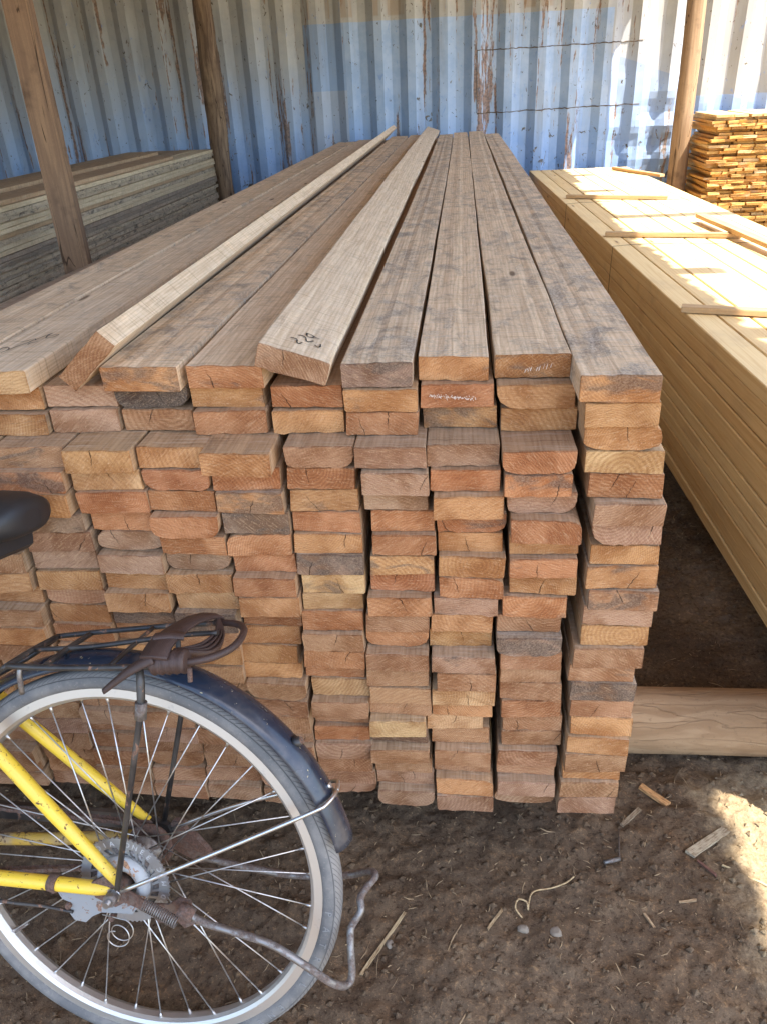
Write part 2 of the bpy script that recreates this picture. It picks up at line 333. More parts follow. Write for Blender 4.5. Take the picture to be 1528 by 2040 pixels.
def mat_log():
    g = G('peeled_log'); v = g.obj(); x, y, z = g.sep(v)
    wp = g.noise(g.mapv(v, (3.0, 9, 9)), 1.0, 3, 0.6)
    vv = g.vadd(g.mapv(v, (2.4, 40, 40)), g.comb(0.0, g.math('MULTIPLY', wp, 5.0), g.math('MULTIPLY', wp, 5.0)))
    gr = g.noise(vv, 1.0, 4, 0.62)
    c = g.mix(g.ramp(gr, 0.34, 0.66), (0.37, 0.245, 0.14), (0.275, 0.17, 0.092))
    ck = g.noise(g.vadd(g.mapv(v, (1.1, 15, 15)), g.comb(0.0, g.math('MULTIPLY', wp, 1.3), 0.0)), 1.0, 2, 0.5)
    k = g.ramp(g.math('ABSOLUTE', g.math('SUBTRACT', ck, 0.5)), 0.006, 0.0015)
    c = g.mix(g.math('MULTIPLY', k, 0.28), c, (0.10, 0.058, 0.034))
    kn = g.vor(g.mapv(v, (3.2, 7, 7)), 1.0)
    c = g.mix(g.math('MULTIPLY', g.ramp(kn, 0.16, 0.05), 0.7), c, (0.13, 0.075, 0.04))
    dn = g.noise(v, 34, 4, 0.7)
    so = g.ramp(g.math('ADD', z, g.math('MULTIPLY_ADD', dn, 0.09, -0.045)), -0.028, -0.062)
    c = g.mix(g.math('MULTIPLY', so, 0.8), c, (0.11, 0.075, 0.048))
    pt = g.noise(v, 85, 3, 0.7)
    c = g.mix(g.math('MULTIPLY', g.ramp(pt, 0.58, 0.7), 0.5), c, (0.20, 0.13, 0.075))
    g.bump(g.math('SUBTRACT', g.math('ADD', gr, g.math('MULTIPLY', pt, 0.4)), g.math('MULTIPLY', k, 1.5)), 0.5, 0.004)
    return g.fin(c, 0.85, spec=0.2)
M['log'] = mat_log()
M['container'] = mat_container()
M['soil'] = mat_soil()
M['ink'] = G('marker_ink').fin((0.012, 0.012, 0.012), 0.6)
M['chalk'] = G('chalk').fin((0.62, 0.52, 0.43), 0.95)
M['weld'] = mat_metal('weld_bead', (0.16, 0.15, 0.13), 0.8, 0.9, 0.35, (0.20, 0.14, 0.09))
M['wire'] = mat_metal('binding_wire', (0.05, 0.045, 0.04), 0.55, 0.6, 0.4, (0.10, 0.05, 0.03))
M['yellow'] = mat_paint('yellow_paint', (0.76, 0.52, 0.045), 0.95, (0.06, 0.028, 0.015), 0.33, 0.615, 0.16, sc=95)
M['yellow_dirty'] = mat_paint('dirty_yellow_paint', (0.48, 0.31, 0.05), 0.9, (0.07, 0.045, 0.03), 0.6, 0.56, 0.75)
M['black'] = mat_paint('chipped_black_paint', (0.018, 0.017, 0.017), 0.8, (0.12, 0.065, 0.04), 0.42, 0.6, 0.22)
M['fender'] = mat_paint('fender_enamel', (0.014, 0.021, 0.036), 0.9, (0.26, 0.22, 0.12), 0.22, 0.665, 0.22, sc=85)
M['rim'] = mat_metal('dull_aluminium', (0.62, 0.60, 0.56), 0.5, 0.25, 0.6, (0.30, 0.25, 0.19))
M['rim'].node_tree.nodes['Principled BSDF'].inputs['Specular IOR Level'].default_value = 0.4
M['spoke'] = mat_metal('spoke_steel', (0.55, 0.54, 0.52), 0.32, 0.5, 0.5, (0.22, 0.15, 0.10))
M['rust'] = mat_metal('rusty_steel', (0.20, 0.16, 0.14), 0.6, 0.95, 0.36, (0.15, 0.085, 0.06))
M['stand'] = mat_metal('stand_steel', (0.24, 0.225, 0.21), 0.5, 0.85, 0.45, (0.15, 0.10, 0.075))
M['steel'] = mat_metal('bright_steel', (0.60, 0.59, 0.57), 0.3, 0.5, 0.56, (0.22, 0.15, 0.10))
M['galv'] = mat_metal('dull_zinc_disc', (0.34, 0.345, 0.35), 0.55, 0.35, 0.55, (0.22, 0.20, 0.17))
M['dome'] = mat_paint('grey_drum_enamel', (0.37, 0.39, 0.40), 0.9, (0.20, 0.10, 0.045), 0.4, 0.55, 0.25, sc=38)
M['greyplate'] = mat_paint('grey_bracket_paint', (0.235, 0.245, 0.25), 0.9, (0.12, 0.065, 0.04), 0.55, 0.57, 0.45, sc=60)
M['tyre'] = mat_tyre()
M['tyre_letter'] = G('tyre_letter').fin((0.21, 0.21, 0.205), 0.7)
M['disc_letter'] = G('disc_letter').fin((0.46, 0.46, 0.46), 0.6)
def mat_leather():
    g = G('brown_rubber_strap'); v = g.obj(); n1 = g.noise(v, 30, 4, 0.6); n2 = g.noise(v, 300, 2, 0.7)
    wv = g.n('TexWave', {'Vector': v, 'Scale': 130, 'Distortion': 1.5}, out=1)
    c = g.mix(n1, (0.030, 0.017, 0.013), (0.075, 0.043, 0.034))
    g.bump(g.math('ADD', g.math('MULTIPLY', wv, 0.6), n2), 0.35, 0.0012)
    return g.fin(c, 0.55, spec=0.4)
M['strap'] = mat_leather()
def mat_saddle():
    g = G('black_saddle_vinyl'); n1 = g.noise(g.obj(), 420, 2, 0.6); n2 = g.noise(g.obj(), 20, 3)
    g.bump(n1, 0.12, 0.0006)
    return g.fin(g.mix(n2, (0.012, 0.012, 0.013), (0.022, 0.022, 0.024)), 0.48, spec=0.4)
M['saddle'] = mat_saddle()
M['roof'] = G('roof_slate_grey').fin((0.46, 0.44, 0.41), 0.9)
def mat_stone():
    g = G('pebble_stone'); n1 = g.noise(g.obj(), 60, 4, 0.6)
    return g.fin(g.mix(n1, (0.14, 0.112, 0.082), (0.27, 0.22, 0.165)), 0.85)
M['stone'] = mat_stone()
def mat_chip():
    g = G('wood_chip'); oi = g.oi(); n1 = g.noise(g.mapv(g.obj(), (60, 400, 400)), 1.0, 3)
    return g.fin(g.mix(g.ramp(n1, 0.35, 0.7), oi['Color'], g.mix(1.0, oi['Color'], (0.5, 0.42, 0.36), 'MULTIPLY')), 0.9)
M['chip'] = mat_chip()
def mat_shav():
    g = G('shavings'); p = g.pos(); n1 = g.noise(p, 25, 2)
    return g.fin(g.mix(g.ramp(n1, 0.35, 0.65), (0.13, 0.085, 0.048), (0.36, 0.25, 0.135)), 0.9)
M['shav'] = mat_shav()

# ------------------------------------------------------------------ object helpers
def link(name, me, mat=None, parent=None, loc=None, rot=None):
    o = bpy.data.objects.new(name, me); COL.objects.link(o)
    if mat is not None and me is not None and not me.materials:
        for q in (mat if isinstance(mat, (list, tuple)) else [mat]): me.materials.append(M[q] if isinstance(q, str) else q)
    if parent is not None: o.parent = parent
    if loc is not None: o.location = loc
    if rot is not None: o.rotation_euler = rot
    return o
def obj(name, bm, mat, parent=None, loc=None, rot=None):
    bmesh.ops.recalc_face_normals(bm, faces=bm.faces)
    me = bpy.data.meshes.new(name); bm.to_mesh(me); bm.free()
    return link(name, me, mat, parent, loc, rot)
def tag(o, label, cat, group=None, kind=None):
    if label: o['label'] = label
    if cat: o['category'] = cat
    if group: o['group'] = group
    if kind: o['kind'] = kind
    return o
def empty(name, loc=(0, 0, 0), rot=(0, 0, 0), parent=None):
    o = bpy.data.objects.new(name, None); COL.objects.link(o); o.location = loc; o.rotation_euler = rot
    if parent: o.parent = parent
    return o
def box(bm, x0, x1, y0, y1, z0, z1, mat=0, bev=0.0):
    vs_ = [bm.verts.new(p) for p in ((x0, y0, z0), (x1, y0, z0), (x1, y1, z0), (x0, y1, z0), (x0, y0, z1), (x1, y0, z1), (x1, y1, z1), (x0, y1, z1))]
    fs = [bm.faces.new([vs_[i] for i in q]) for q in ((0, 3, 2, 1), (4, 5, 6, 7), (0, 1, 5, 4), (1, 2, 6, 5), (2, 3, 7, 6), (3, 0, 4, 7))]
    for f in fs: f.material_index = mat
    if bev:
        es = list({e for f in fs for e in f.edges})
        bmesh.ops.bevel(bm, geom=es, offset=bev, segments=1, affect='EDGES', profile=0.5)
def tube(bm, pts, r, seg=10, smooth=True, closed=False, caps=True):
    pts = [Vector(p) for p in pts]; n = len(pts)
    rs = r if isinstance(r, (list, tuple)) else [r] * n
    if len(rs) != n: rs = list(np.interp(np.linspace(0, 1, n), np.linspace(0, 1, len(rs)), rs))
    rings = []; up = None
    for i, p in enumerate(pts):
        if closed: t = pts[(i + 1) % n] - pts[i - 1]
        else: t = pts[min(i + 1, n - 1)] - pts[max(i - 1, 0)]
        t.normalize()
        if up is None:
            up = t.orthogonal().normalized()
        up = (up - t * up.dot(t))
        if up.length < 1e-6: up = t.orthogonal()
        up.normalize(); side = t.cross(up)
        rings.append([bm.verts.new(p + (up * math.cos(2 * math.pi * k / seg) + side * math.sin(2 * math.pi * k / seg)) * rs[i]) for k in range(seg)])
    last = n if closed else n - 1
    for i in range(last):
        a, b = rings[i], rings[(i + 1) % n]
        for k in range(seg):
            f = bm.faces.new((a[k], a[(k + 1) % seg], b[(k + 1) % seg], b[k])); f.smooth = smooth
    if caps and not closed:
        bm.faces.new(rings[0][::-1]); bm.faces.new(rings[-1])
def smooth_path(pts, sub=6):
    P = [Vector(p) for p in pts]; out = []
    for i in range(len(P) - 1):
        p0 = P[max(i - 1, 0)]; p1 = P[i]; p2 = P[i + 1]; p3 = P[min(i + 2, len(P) - 1)]
        for k in range(sub):
            t = k / sub
            out.append(0.5 * ((2 * p1) + (p2 - p0) * t + (2 * p0 - 5 * p1 + 4 * p2 - p3) * t * t + (3 * p1 - p0 - 3 * p2 + p3) * t ** 3))
    out.append(P[-1]); return out
def lathe(bm, prof, seg=96, a0=0.0, a1=2 * math.pi, closed_prof=True, smooth=True):
    # profile of (radius, y), turned about the local Y axis; angle from -x (rear) upwards
    full = abs(a1 - a0 - 2 * math.pi) < 1e-6
    n = seg if full else seg + 1
    rings = []
    for i in range(n):
        a = a0 + (a1 - a0) * i / seg
        rings.append([bm.verts.new((-r * math.cos(a), y, r * math.sin(a))) for r, y in prof])
    m_ = len(prof); kk = m_ if closed_prof else m_ - 1
    for i in range(n if full else n - 1):
        a, b = rings[i], rings[(i + 1) % n]
        for k in range(kk):
            f = bm.faces.new((a[k], a[(k + 1) % m_], b[(k + 1) % m_], b[k])); f.smooth = smooth
    if not full and closed_prof:
        bm.faces.new(rings[0]); bm.faces.new(rings[-1][::-1])
def plate(bm, pts, y0, y1):
    a = [bm.verts.new((p[0], y0, p[1])) for p in pts]; b = [bm.verts.new((p[0], y1, p[1])) for p in pts]
    bm.faces.new(a); bm.faces.new(b[::-1]); n = len(pts)
    for i in range(n): bm.faces.new((a[i], a[(i + 1) % n], b[(i + 1) % n], b[i]))
def text_mesh(s, size, extrude):
    cu = bpy.data.curves.new('lettering', 'FONT'); cu.body = s; cu.size = size; cu.extrude = extrude; cu.align_x = 'CENTER'
    cu.resolution_u = 2
    t = bpy.data.objects.new('lettering', cu); COL.objects.link(t)
    bpy.context.view_layer.update()
    me = bpy.data.meshes.new_from_object(t.evaluated_get(bpy.context.evaluated_depsgraph_get()))
    bpy.data.objects.remove(t); bpy.data.curves.remove(cu)
    return me
def arc_text(bm, s, size, r, a_mid, step, y, extrude=0.0004, flip=False):
    # letters round the local Y axis on a ring of radius r seen from +Y; angle from -x upwards, reading clockwise on screen
    for i, ch in enumerate(s):
        if ch == ' ': continue
        me = text_mesh(ch, size, extrude)
        a = a_mid + (i - (len(s) - 1) / 2) * step * (1 if flip else -1)
        rad = Vector((-math.cos(a), 0, math.sin(a))); up = -rad if flip else rad
        right = up.cross(Vector((0, 1, 0)))
        mt = Matrix([[right.x, up.x, 0, rad.x * r], [right.y, up.y, 1, y], [right.z, up.z, 0, rad.z * r], [0, 0, 0, 1]])
        me.transform(mt); bm.from_mesh(me); bpy.data.meshes.remove(me)

# ------------------------------------------------------------------ value noise for the ground
_rng = np.random.default_rng(5); _T = _rng.random((256, 256))
def vn(x, y, f, ox=0.0):
    x = x * f + ox; y = y * f + ox * 1.7
    xi = np.floor(x).astype(int); yi = np.floor(y).astype(int); fx = x - xi; fy = y - yi
    fx = fx * fx * (3 - 2 * fx); fy = fy * fy * (3 - 2 * fy)
    g = lambda a, b: _T[a % 256, b % 256]
    return (g(xi, yi) * (1 - fx) + g(xi + 1, yi) * fx) * (1 - fy) + (g(xi, yi + 1) * (1 - fx) + g(xi + 1, yi + 1) * fx) * fy - 0.5
def ground_h(x, y):
    x = np.asarray(x, float); y = np.asarray(y, float)
    near = np.clip((1.22 - np.abs(x)) / .15, 0, 1) * np.clip((y - .42) / .1, 0, 1) * np.clip((2.78 - y) / .15, 0, 1)
    mid = np.clip(1.5 - np.hypot(x, y - 1.4) / 2.2, 0, 1)
    h = 0.020 * vn(x, y, 2.1, 3) + mid * 0.013 * vn(x, y, 7, 9) + near * (0.010 * vn(x, y, 19, 21) + 0.009 * vn(x, y, 43, 33) + 0.0065 * vn(x, y, 88, 51))
    cl = vn(x, y, 30, 77); h = h + near * 0.016 * np.clip(cl - 0.22, 0, 1)
    return h - 0.004
def gz(x, y): return float(ground_h(x, y))

def build_ground():
    def axis(lo, hi, step, far):
        a = list(np.arange(lo, hi, step)); d = step; v = a[-1]; r = []
        while v < far: d *= 1.28; v += d; r.append(v)
        d = step; v = lo; l = []
        while v > -far: d *= 1.28; v -= d; l.append(v)
        return np.array(l[::-1] + a + r)
    xs = axis(-1.15, 1.15, 0.0068, 120); ys = axis(0.5, 2.7, 0.0068, 120)
    X, Y = np.meshgrid(xs, ys); Z = ground_h(X, Y)
    nx, ny = len(xs), len(ys)
    co = np.stack([X.ravel(), Y.ravel(), Z.ravel()], 1)
    idx = np.arange(nx * ny).reshape(ny, nx)
    q = np.stack([idx[:-1, :-1].ravel(), idx[:-1, 1:].ravel(), idx[1:, 1:].ravel(), idx[1:, :-1].ravel()], 1)
    me = bpy.data.meshes.new('ground')
    me.vertices.add(len(co)); me.vertices.foreach_set('co', co.ravel())
    me.loops.add(q.size); me.loops.foreach_set('vertex_index', q.ravel())
    me.polygons.add(len(q)); me.polygons.foreach_set('loop_start', np.arange(0, q.size, 4)); me.polygons.foreach_set('loop_total', np.full(len(q), 4))
    me.polygons.foreach_set('use_smooth', np.ones(len(q), bool)); me.update()
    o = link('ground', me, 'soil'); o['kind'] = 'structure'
    return o
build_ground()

# ------------------------------------------------------------------ container
PER = 0.282; PX0 = 1.45 - 0.246 - 40 * PER; WY = 7.79; WD = 0.056
def wall_y(x):
    p = (x - PX0) % PER
    if p < 0.072: return WY
    if p < 0.142: return WY + WD * (p - 0.072) / 0.070
    if p < 0.212: return WY + WD
    return WY + WD * (1 - (p - 0.212) / (PER - 0.212))
def build_container():
    root = empty('shipping_container', (-1.4, WY, 0))
    tag(root, 'long corrugated shipping container with faded blue and cream paint closing the yard', 'container')
    L0, L1 = -7.4, 4.6; bx = lambda x: x + 1.4
    bm = bmesh.new()
    xs = []; k = 0; x = PX0
    offs = (0.0, 0.036, 0.072, 0.107, 0.142, 0.177, 0.212, 0.247)
    while x < L1:
        for o_ in offs:
            if L0 < x + o_ < L1: xs.append(x + o_)
        x += PER
    zs = [0.14 + 2.36 * i / 44 for i in range(45)]
    rows = []
    for z in zs:
        row = []
        for x in xs:
            y = wall_y(x)
            d = 0.05 * max(0, float(vn(np.array(x), np.array(z), 3.1, 12)) - 0.22) + 0.008 * float(vn(np.array(x), np.array(z), 2.0, 40))
            w_ = math.exp(-((x - 1.75) / 0.45) ** 2 - ((z - 0.95) / 0.28) ** 2)
            d += 0.09 * w_ * float(vn(np.array(x), np.array(z), 7.5, 5))
            row.append(bm.verts.new((bx(x), y - WY + d, z)))
        rows.append(row)
    for a, b in zip(rows[:-1], rows[1:]):
        for i in range(len(xs) - 1): bm.faces.new((a[i], a[i + 1], b[i + 1], b[i]))
    obj('corrugated_side', bm, 'container', root)
    for nm, z0, z1 in (('bottom_rail', -0.02, 0.15), ('top_rail', 2.49, 2.59)):
        bm = bmesh.new(); box(bm, bx(L0), bx(L1), -0.02, 0.10, z0, z1, bev=0.006); obj(nm, bm, 'container', root)
    for x in (L0, L1 - 0.16):
        bm = bmesh.new(); box(bm, bx(x), bx(x + 0.16), -0.025, 0.14, -0.02, 2.60, bev=0.006); obj('corner_post', bm, 'container', root)
    bm = bmesh.new(); box(bm, bx(L0), bx(L1), 0.1, 2.43, 2.50, 2.57); obj('container_roof', bm, 'container', root)
    for x in (L0, L1 - 0.05):
        bm = bmesh.new(); box(bm, bx(x), bx(x + 0.05), 0.14, 2.43, 0.0, 2.5); obj('end_panel', bm, 'container', root)
    bm = bmesh.new(); box(bm, bx(L0) + .05, bx(L1) - .05, 2.38, 2.43, 0.0, 2.5); obj('back_panel', bm, 'container', root)
    # welded-in repair panel: seams that follow the corrugation
    def seam(pts, r):
        bm = bmesh.new(); P = []
        n = max(2, int(math.dist(pts[0], pts[1]) / 0.022))
        for i in range(n + 1):
            t = i / n; x = pts[0][0] + (pts[1][0] - pts[0][0]) * t; z = pts[0][1] + (pts[1][1] - pts[0][1]) * t
            d = 0.05 * max(0, float(vn(np.array(x), np.array(z), 3.1, 12)) - 0.22) + 0.008 * float(vn(np.array(x), np.array(z), 2.0, 40))
            d += 0.09 * math.exp(-((x - 1.75) / 0.45) ** 2 - ((z - 0.95) / 0.28) ** 2) * float(vn(np.array(x), np.array(z), 7.5, 5))
            P.append((bx(x), wall_y(x) - WY + d - 0.001, z + random.uniform(-.004, .004)))
        tube(bm, P, [r * random.uniform(0.7, 1.5) for _ in P], 6); obj('weld_seam', bm, 'weld', root)
    seam(((0.12, 1.645), (1.52, 1.655)), 0.0036); seam(((0.125, 1.158), (1.54, 1.178)), 0.0036); seam(((0.12, 1.64), (0.125, 1.16)), 0.003)
build_container()

# ------------------------------------------------------------------ planks
PW, PT = 0.113, 0.039
def plank_profile(rn, wane=False):
    w2 = PW / 2; pts = []
    for (sx, sz, a0) in ((-1, 0, 180), (1, 0, 270), (1, 1, 0), (-1, 1, 90)):
        c = rn.uniform(0.0008, 0.0030)
        cx_ = c; cz_ = c * rn.uniform(0.7, 1.3)
        if wane and rn.random() < 0.45:
            cx_ = rn.uniform(0.014, 0.036); cz_ = rn.uniform(0.010, 0.024)
        X = sx * (w2 + rn.uniform(-0.0015, 0.0008)); Z = sz * PT + rn.uniform(-0.001, 0.001) * (1 if sz else -1) * 0.8
        inx = -sx * cx_; inz = cz_ if sz == 0 else -cz_
        # quarter ellipse from one side to the other, counter-clockwise
        arcp = []
        for k in range(4):
            t = R(a0 + 30 * k)
            arcp.append((X + inx + math.cos(t) * cx_ * 1.0, Z + inz + math.sin(t) * cz_))
        pts += arcp
    out = []
    for i, p in enumerate(pts):
        out.append(p); q = pts[(i + 1) % len(pts)]
        if math.dist(p, q) > 0.05:
            for t in (0.12, 0.25, 0.38, 0.5, 0.62, 0.75, 0.88):
                out.append((p[0] + (q[0] - p[0]) * t, p[1] + (q[1] - p[1]) * t + rn.uniform(-0.0012, 0.0012)))
    return out
def plank_mesh(seed, length=6.0, fine=False, wane=False, side='side', end='end', bow=0.0, twist=0.0):
    rn = random.Random(seed); prof = plank_profile(rn, wane)
    ys = [0.0, 0.0030, 0.12, 0.6, length] if not fine else [0.0, 0.0022, 0.1] + [length * (i / 16) for i in range(1, 16)] + [length - 0.002, length]
    slope_x = rn.uniform(-0.05, 0.05); slope_z = rn.uniform(-0.09, 0.09)
    verts, faces, mi = [], [], []
    n = len(prof)
    for j, y in enumerate(ys):
        s = 0.991 if j == 0 else 1.0; sz_ = 0.955 if j == 0 else 1.0
        dxx = bow * math.sin(math.pi * y / length) + (rn.uniform(-0.0012, 0.0012) if 1 < j else 0)
        dzz = (rn.uniform(-0.0008, 0.0008) if 1 < j else 0); tw = twist * y / length
        for (px, pz) in prof:
            x = px * s; z = (pz - PT / 2) * sz_ + (rn.uniform(-.0011, .0011) if j == 0 else 0)
            if fine and 1 < j: x += rn.uniform(-.0006, .0006)
            x, z = x * math.cos(tw) - z * math.sin(tw), x * math.sin(tw) + z * math.cos(tw)
            yy = y + (px * slope_x + (pz - PT / 2) * slope_z + rn.uniform(-.0009, .0009) if j < 2 else 0)
            verts.append((x + dxx, yy, z + PT / 2 + dzz))
    for j in range(len(ys) - 1):
        for k in range(n):
            a = j * n + k; b = j * n + (k + 1) % n
            faces.append((a, b, b + n, a + n)); mi.append(1 if j == 0 else 0)
    faces.append(tuple(range(n - 1, -1, -1))); mi.append(1)
    L = (len(ys) - 1) * n; faces.append(tuple(range(L, L + n))); mi.append(1)
    me = bpy.data.meshes.new('plank'); me.from_pydata(verts, [], faces)
    me.materials.append(M[side]); me.materials.append(M[end])
    me.polygons.foreach_set('material_index', mi); me.update()
    return me
COLS = {
9:[(223,113),(231,107),(239,113),(245,117),(251,112),(258,108),(261,110),(262,109),(262,115),(266,113),(264,115),(263,115),(255,120),(249,114),(254,113),(256,111),(259,110),(255,111),(253,114),(252,109),(250,112),(248,111)],
8:[(109,116),(114,120),(121,117),(118,111),(118,105),(127,110),(134,110),(135,112),(135,112),(138,111),(125,106),(118,108),(119,111),(125,107),(127,108),(129,111),(131,109),(136,112),(136,113),(129,112),(129,111),(131,111),(129,116)],
7:[(-12,107),(-6,114),(-2,116),(4,112),(7,109),(13,110),(18,111),(16,106),(19,109),(19,107),(10,108),(4,106),(2,108),(7,111),(13,105),(8,112),(6,110),(-8,105),(3,110),(7,109),(7,109),(12,111),(13,110)],
6:[(-129,109),(-124,114),(-123,114),(-108,112),(-102,106),(-103,104),(-93,104),(-91,105),(-96,106),(-97,112),(-102,109),(-107,111),(-109,112),(-109,112),(-111,112),(-107,112),(-109,117),(-114,105),(-113,108),(-112,113),(-108,112),(-106,113),(-103,114)],
5:[(-245,115),(-243,116),(-242,116),(-221,111),(-221,110),(-219,112),(-218,114),(-217,116),(-216,115),(-215,109),(-218,106),(-221,107),(-222,108),(-222,111),(-227,111),(-219,108),(-220,107),(-223,107),(-224,107),(-221,110),(-223,107),(-220,110),(-219,110)],
4:[(-366,122),(-374,120),(-369,122),(-348,114),(-343,111),(-339,112),(-334,111),(-333,109),(-330,109),(-330,109),(-325,105),(-331,107),(-339,112),(-347,112),(-344,113),(-335,112),(-336,112),(-336,113),(-336,114),(-335,114),(-335,114),(-335,114),(-334,114)],
3:[(-502,126),(-499,122),(-496,122),(-459,113),(-457,113),(-454,114),(-450,115),(-445,114),(-445,114),(-446,115),(-441,114),(-446,114),(-448,113),(-449,113),(-450,113),(-450,114),(-449,114),(-449,112),(-449,114),(-450,112),(-451,113),(-452,113),(-453,113)],
2:[(-610,120),(-622,122),(-619,115),(-576,115),(-575,116),(-570,118),(-566,114),(-561,115),(-561,116),(-563,115),(-564,114),(-568,116),(-569,115),(-569,115),(-570,114),(-569,113),(-567,114),(-565,114),(-563,115),(-564,114),(-564,113),(-565,112),(-565,111)],
1:[(-745,125),(-748,122),(-743,124),(-697,119),(-702,118),(-698,117),(-689,118),(-684,116),(-687,116),(-686,115),(-684,115),(-687,115),(-686,114),(-684,112),(-683,111),(-681,111),(-680,112),(-680,114),(-679,115),(-680,115),(-681,116),(-681,116),(-682,116)],
0:[(-878,124),(-876,122),(-874,122),(-822,119),(-824,118),(-822,118),(-820,118),(-817,117),(-814,117),(-811,117),(-809,116),(-810,117),(-810,116),(-807,116),(-805,115),(-802,112),(-800,112),(-797,112),(-794,112),(-796,111),(-797,110),(-798,109),(-800,108)],
-1:[(-1004,120),(-1002,120),(-1000,120),(-952,120),(-950,120),(-948,120),(-945,120),(-942,120),(-938,119),(-937,119),(-937,118),(-938,119),(-936,119),(-934,118),(-930,118),(-928,117),(-924,116),(-921,115),(-917,114),(-918,114),(-919,114),(-920,113),(-921,113)],
}
TONES = {'g': ((0.52, 0.295, 0.135), 'golden brown'), 'r': ((0.47, 0.235, 0.115), 'reddish brown'), 'b': ((0.42, 0.25, 0.14), 'dull brown'),
         'm': ((0.41, 0.265, 0.175), 'dusky brown'), 'y': ((0.28, 0.20, 0.145), 'grey stained'), 'd': ((0.135, 0.115, 0.10), 'dark blue-grey'), 'p': ((0.57, 0.385, 0.20), 'pale tan')}
TN = {9: 'gggprmmggbmgbbybggbgbm', 8: 'ggg' + 'rrmrgrgrbybbbrbbbbmm', 7: 'grg' + 'mrgrggrmggmbpgpbbbgm', 6: 'ygr' + 'mmmrrgrrbrbbbbpybbmm',
      5: 'mrg' + 'brgrgyppr' + 'brrpbbrmbmm', 4: 'rgr' + 'grgyrrrgrgggbbbmbbmm', 3: 'gdb' + 'grrrrmgpybgbbbmbbbmm', 2: 'bmm' + 'gprrmmggybgbbbbmbbmm',
      1: 'pgg' + 'brgymmgbgbbgbbmbbbmm', 0: 'bgb' + 'gbggrbggbgbbbgbmbbbm', -1: 'bgb' + 'gbggrbggbgbbbgbmbbbm'}
STAIN = {(8, 12): 1.0, (4, 5): 0.95, (9, 14): 0.9, (9, 8): 0.75, (9, 9): 0.85, (3, 1): 1.0, (6, 0): 0.95, (7, 2): 0.7, (8, 4): 0.6, (3, 11): 0.9, (2, 11): 0.9, (6, 8): 0.65, (5, 8): 0.8, (1, 6): 0.75, (1, 3): 0.5, (1, 4): 0.7, (7, 6): 0.65, (4, 6): 0.8, (6, 9): 0.5, (5, 9): 0.55}
ORD = ['topmost', 'second', 'third', 'fourth', 'fifth', 'sixth', 'seventh', 'eighth', 'ninth', 'tenth', 'eleventh', 'twelfth', 'thirteenth', 'fourteenth', 'fifteenth', 'sixteenth', 'seventeenth', 'eighteenth', 'nineteenth', 'twentieth', 'twenty-first', 'twenty-second', 'twenty-third', 'twenty-fourth', 'twenty-fifth', 'twenty-sixth', 'twenty-seventh', 'twenty-eighth', 'twenty-ninth', 'thirtieth', 'thirty-first', 'thirty-second', 'thirty-third', 'thirty-fourth', 'thirty-fifth', 'thirty-sixth', 'thirty-seventh', 'thirty-eighth', 'thirty-ninth', 'fortieth', 'forty-first', 'forty-second']
PLAIN = [plank_mesh(100 + i, side='side_in') for i in range(26)]
WANE = [plank_mesh(300 + i, wane=True, side='side_in') for i in range(12)]
FINE = {c: plank_mesh(500 + c, length=L, fine=True, bow=b, side='side_pale' if c in (1, 2, 5) else 'side') for c, L, b in ((9, 5.66, .004), (8, 5.95, -.006), (7, 5.9, .004), (6, 5.75, .006), (5, 6.55, -.004), (4, 5.85, .0), (3, 5.75, .006), (2, 6.0, -.008), (1, 5.5, .004), (0, 5.3, .002), (-1, 4.9, 0))}
TOPY = {9: 1.052, 8: 1.152, 7: 1.146, 6: 1.122, 4: 1.118, 3: 1.112, 1: 1.10, 0: 1.13, -1: 1.1}
TOPLAB = {9: 'grey weathered plank with golden end, topmost at the right edge of the big stack',
 8: 'grey-topped plank with chalk strokes on its end, topmost in second column from the right',
 7: 'pale weathered plank, topmost in third column from right, above the chalk-rubbed end',
 6: 'dark grey plank with blackened end, topmost right of the plank numbered 229',
 5: 'tilted pale plank with 229 written in marker on its face',
 4: 'tan plank lying just left of and under the tilted 229 plank',
 3: 'grey dusty plank with pale rounded edge, left of the tan topmost plank',
 2: 'plank propped up on its edge with a pale pinkish edge face',
 1: 'cream-sided plank with handwriting scribbled on its top, at the left frame edge',
 0: 'dusty plank lying left of the scribbled plank on top of the stack'}
rp = random.Random(77)
planks = {}
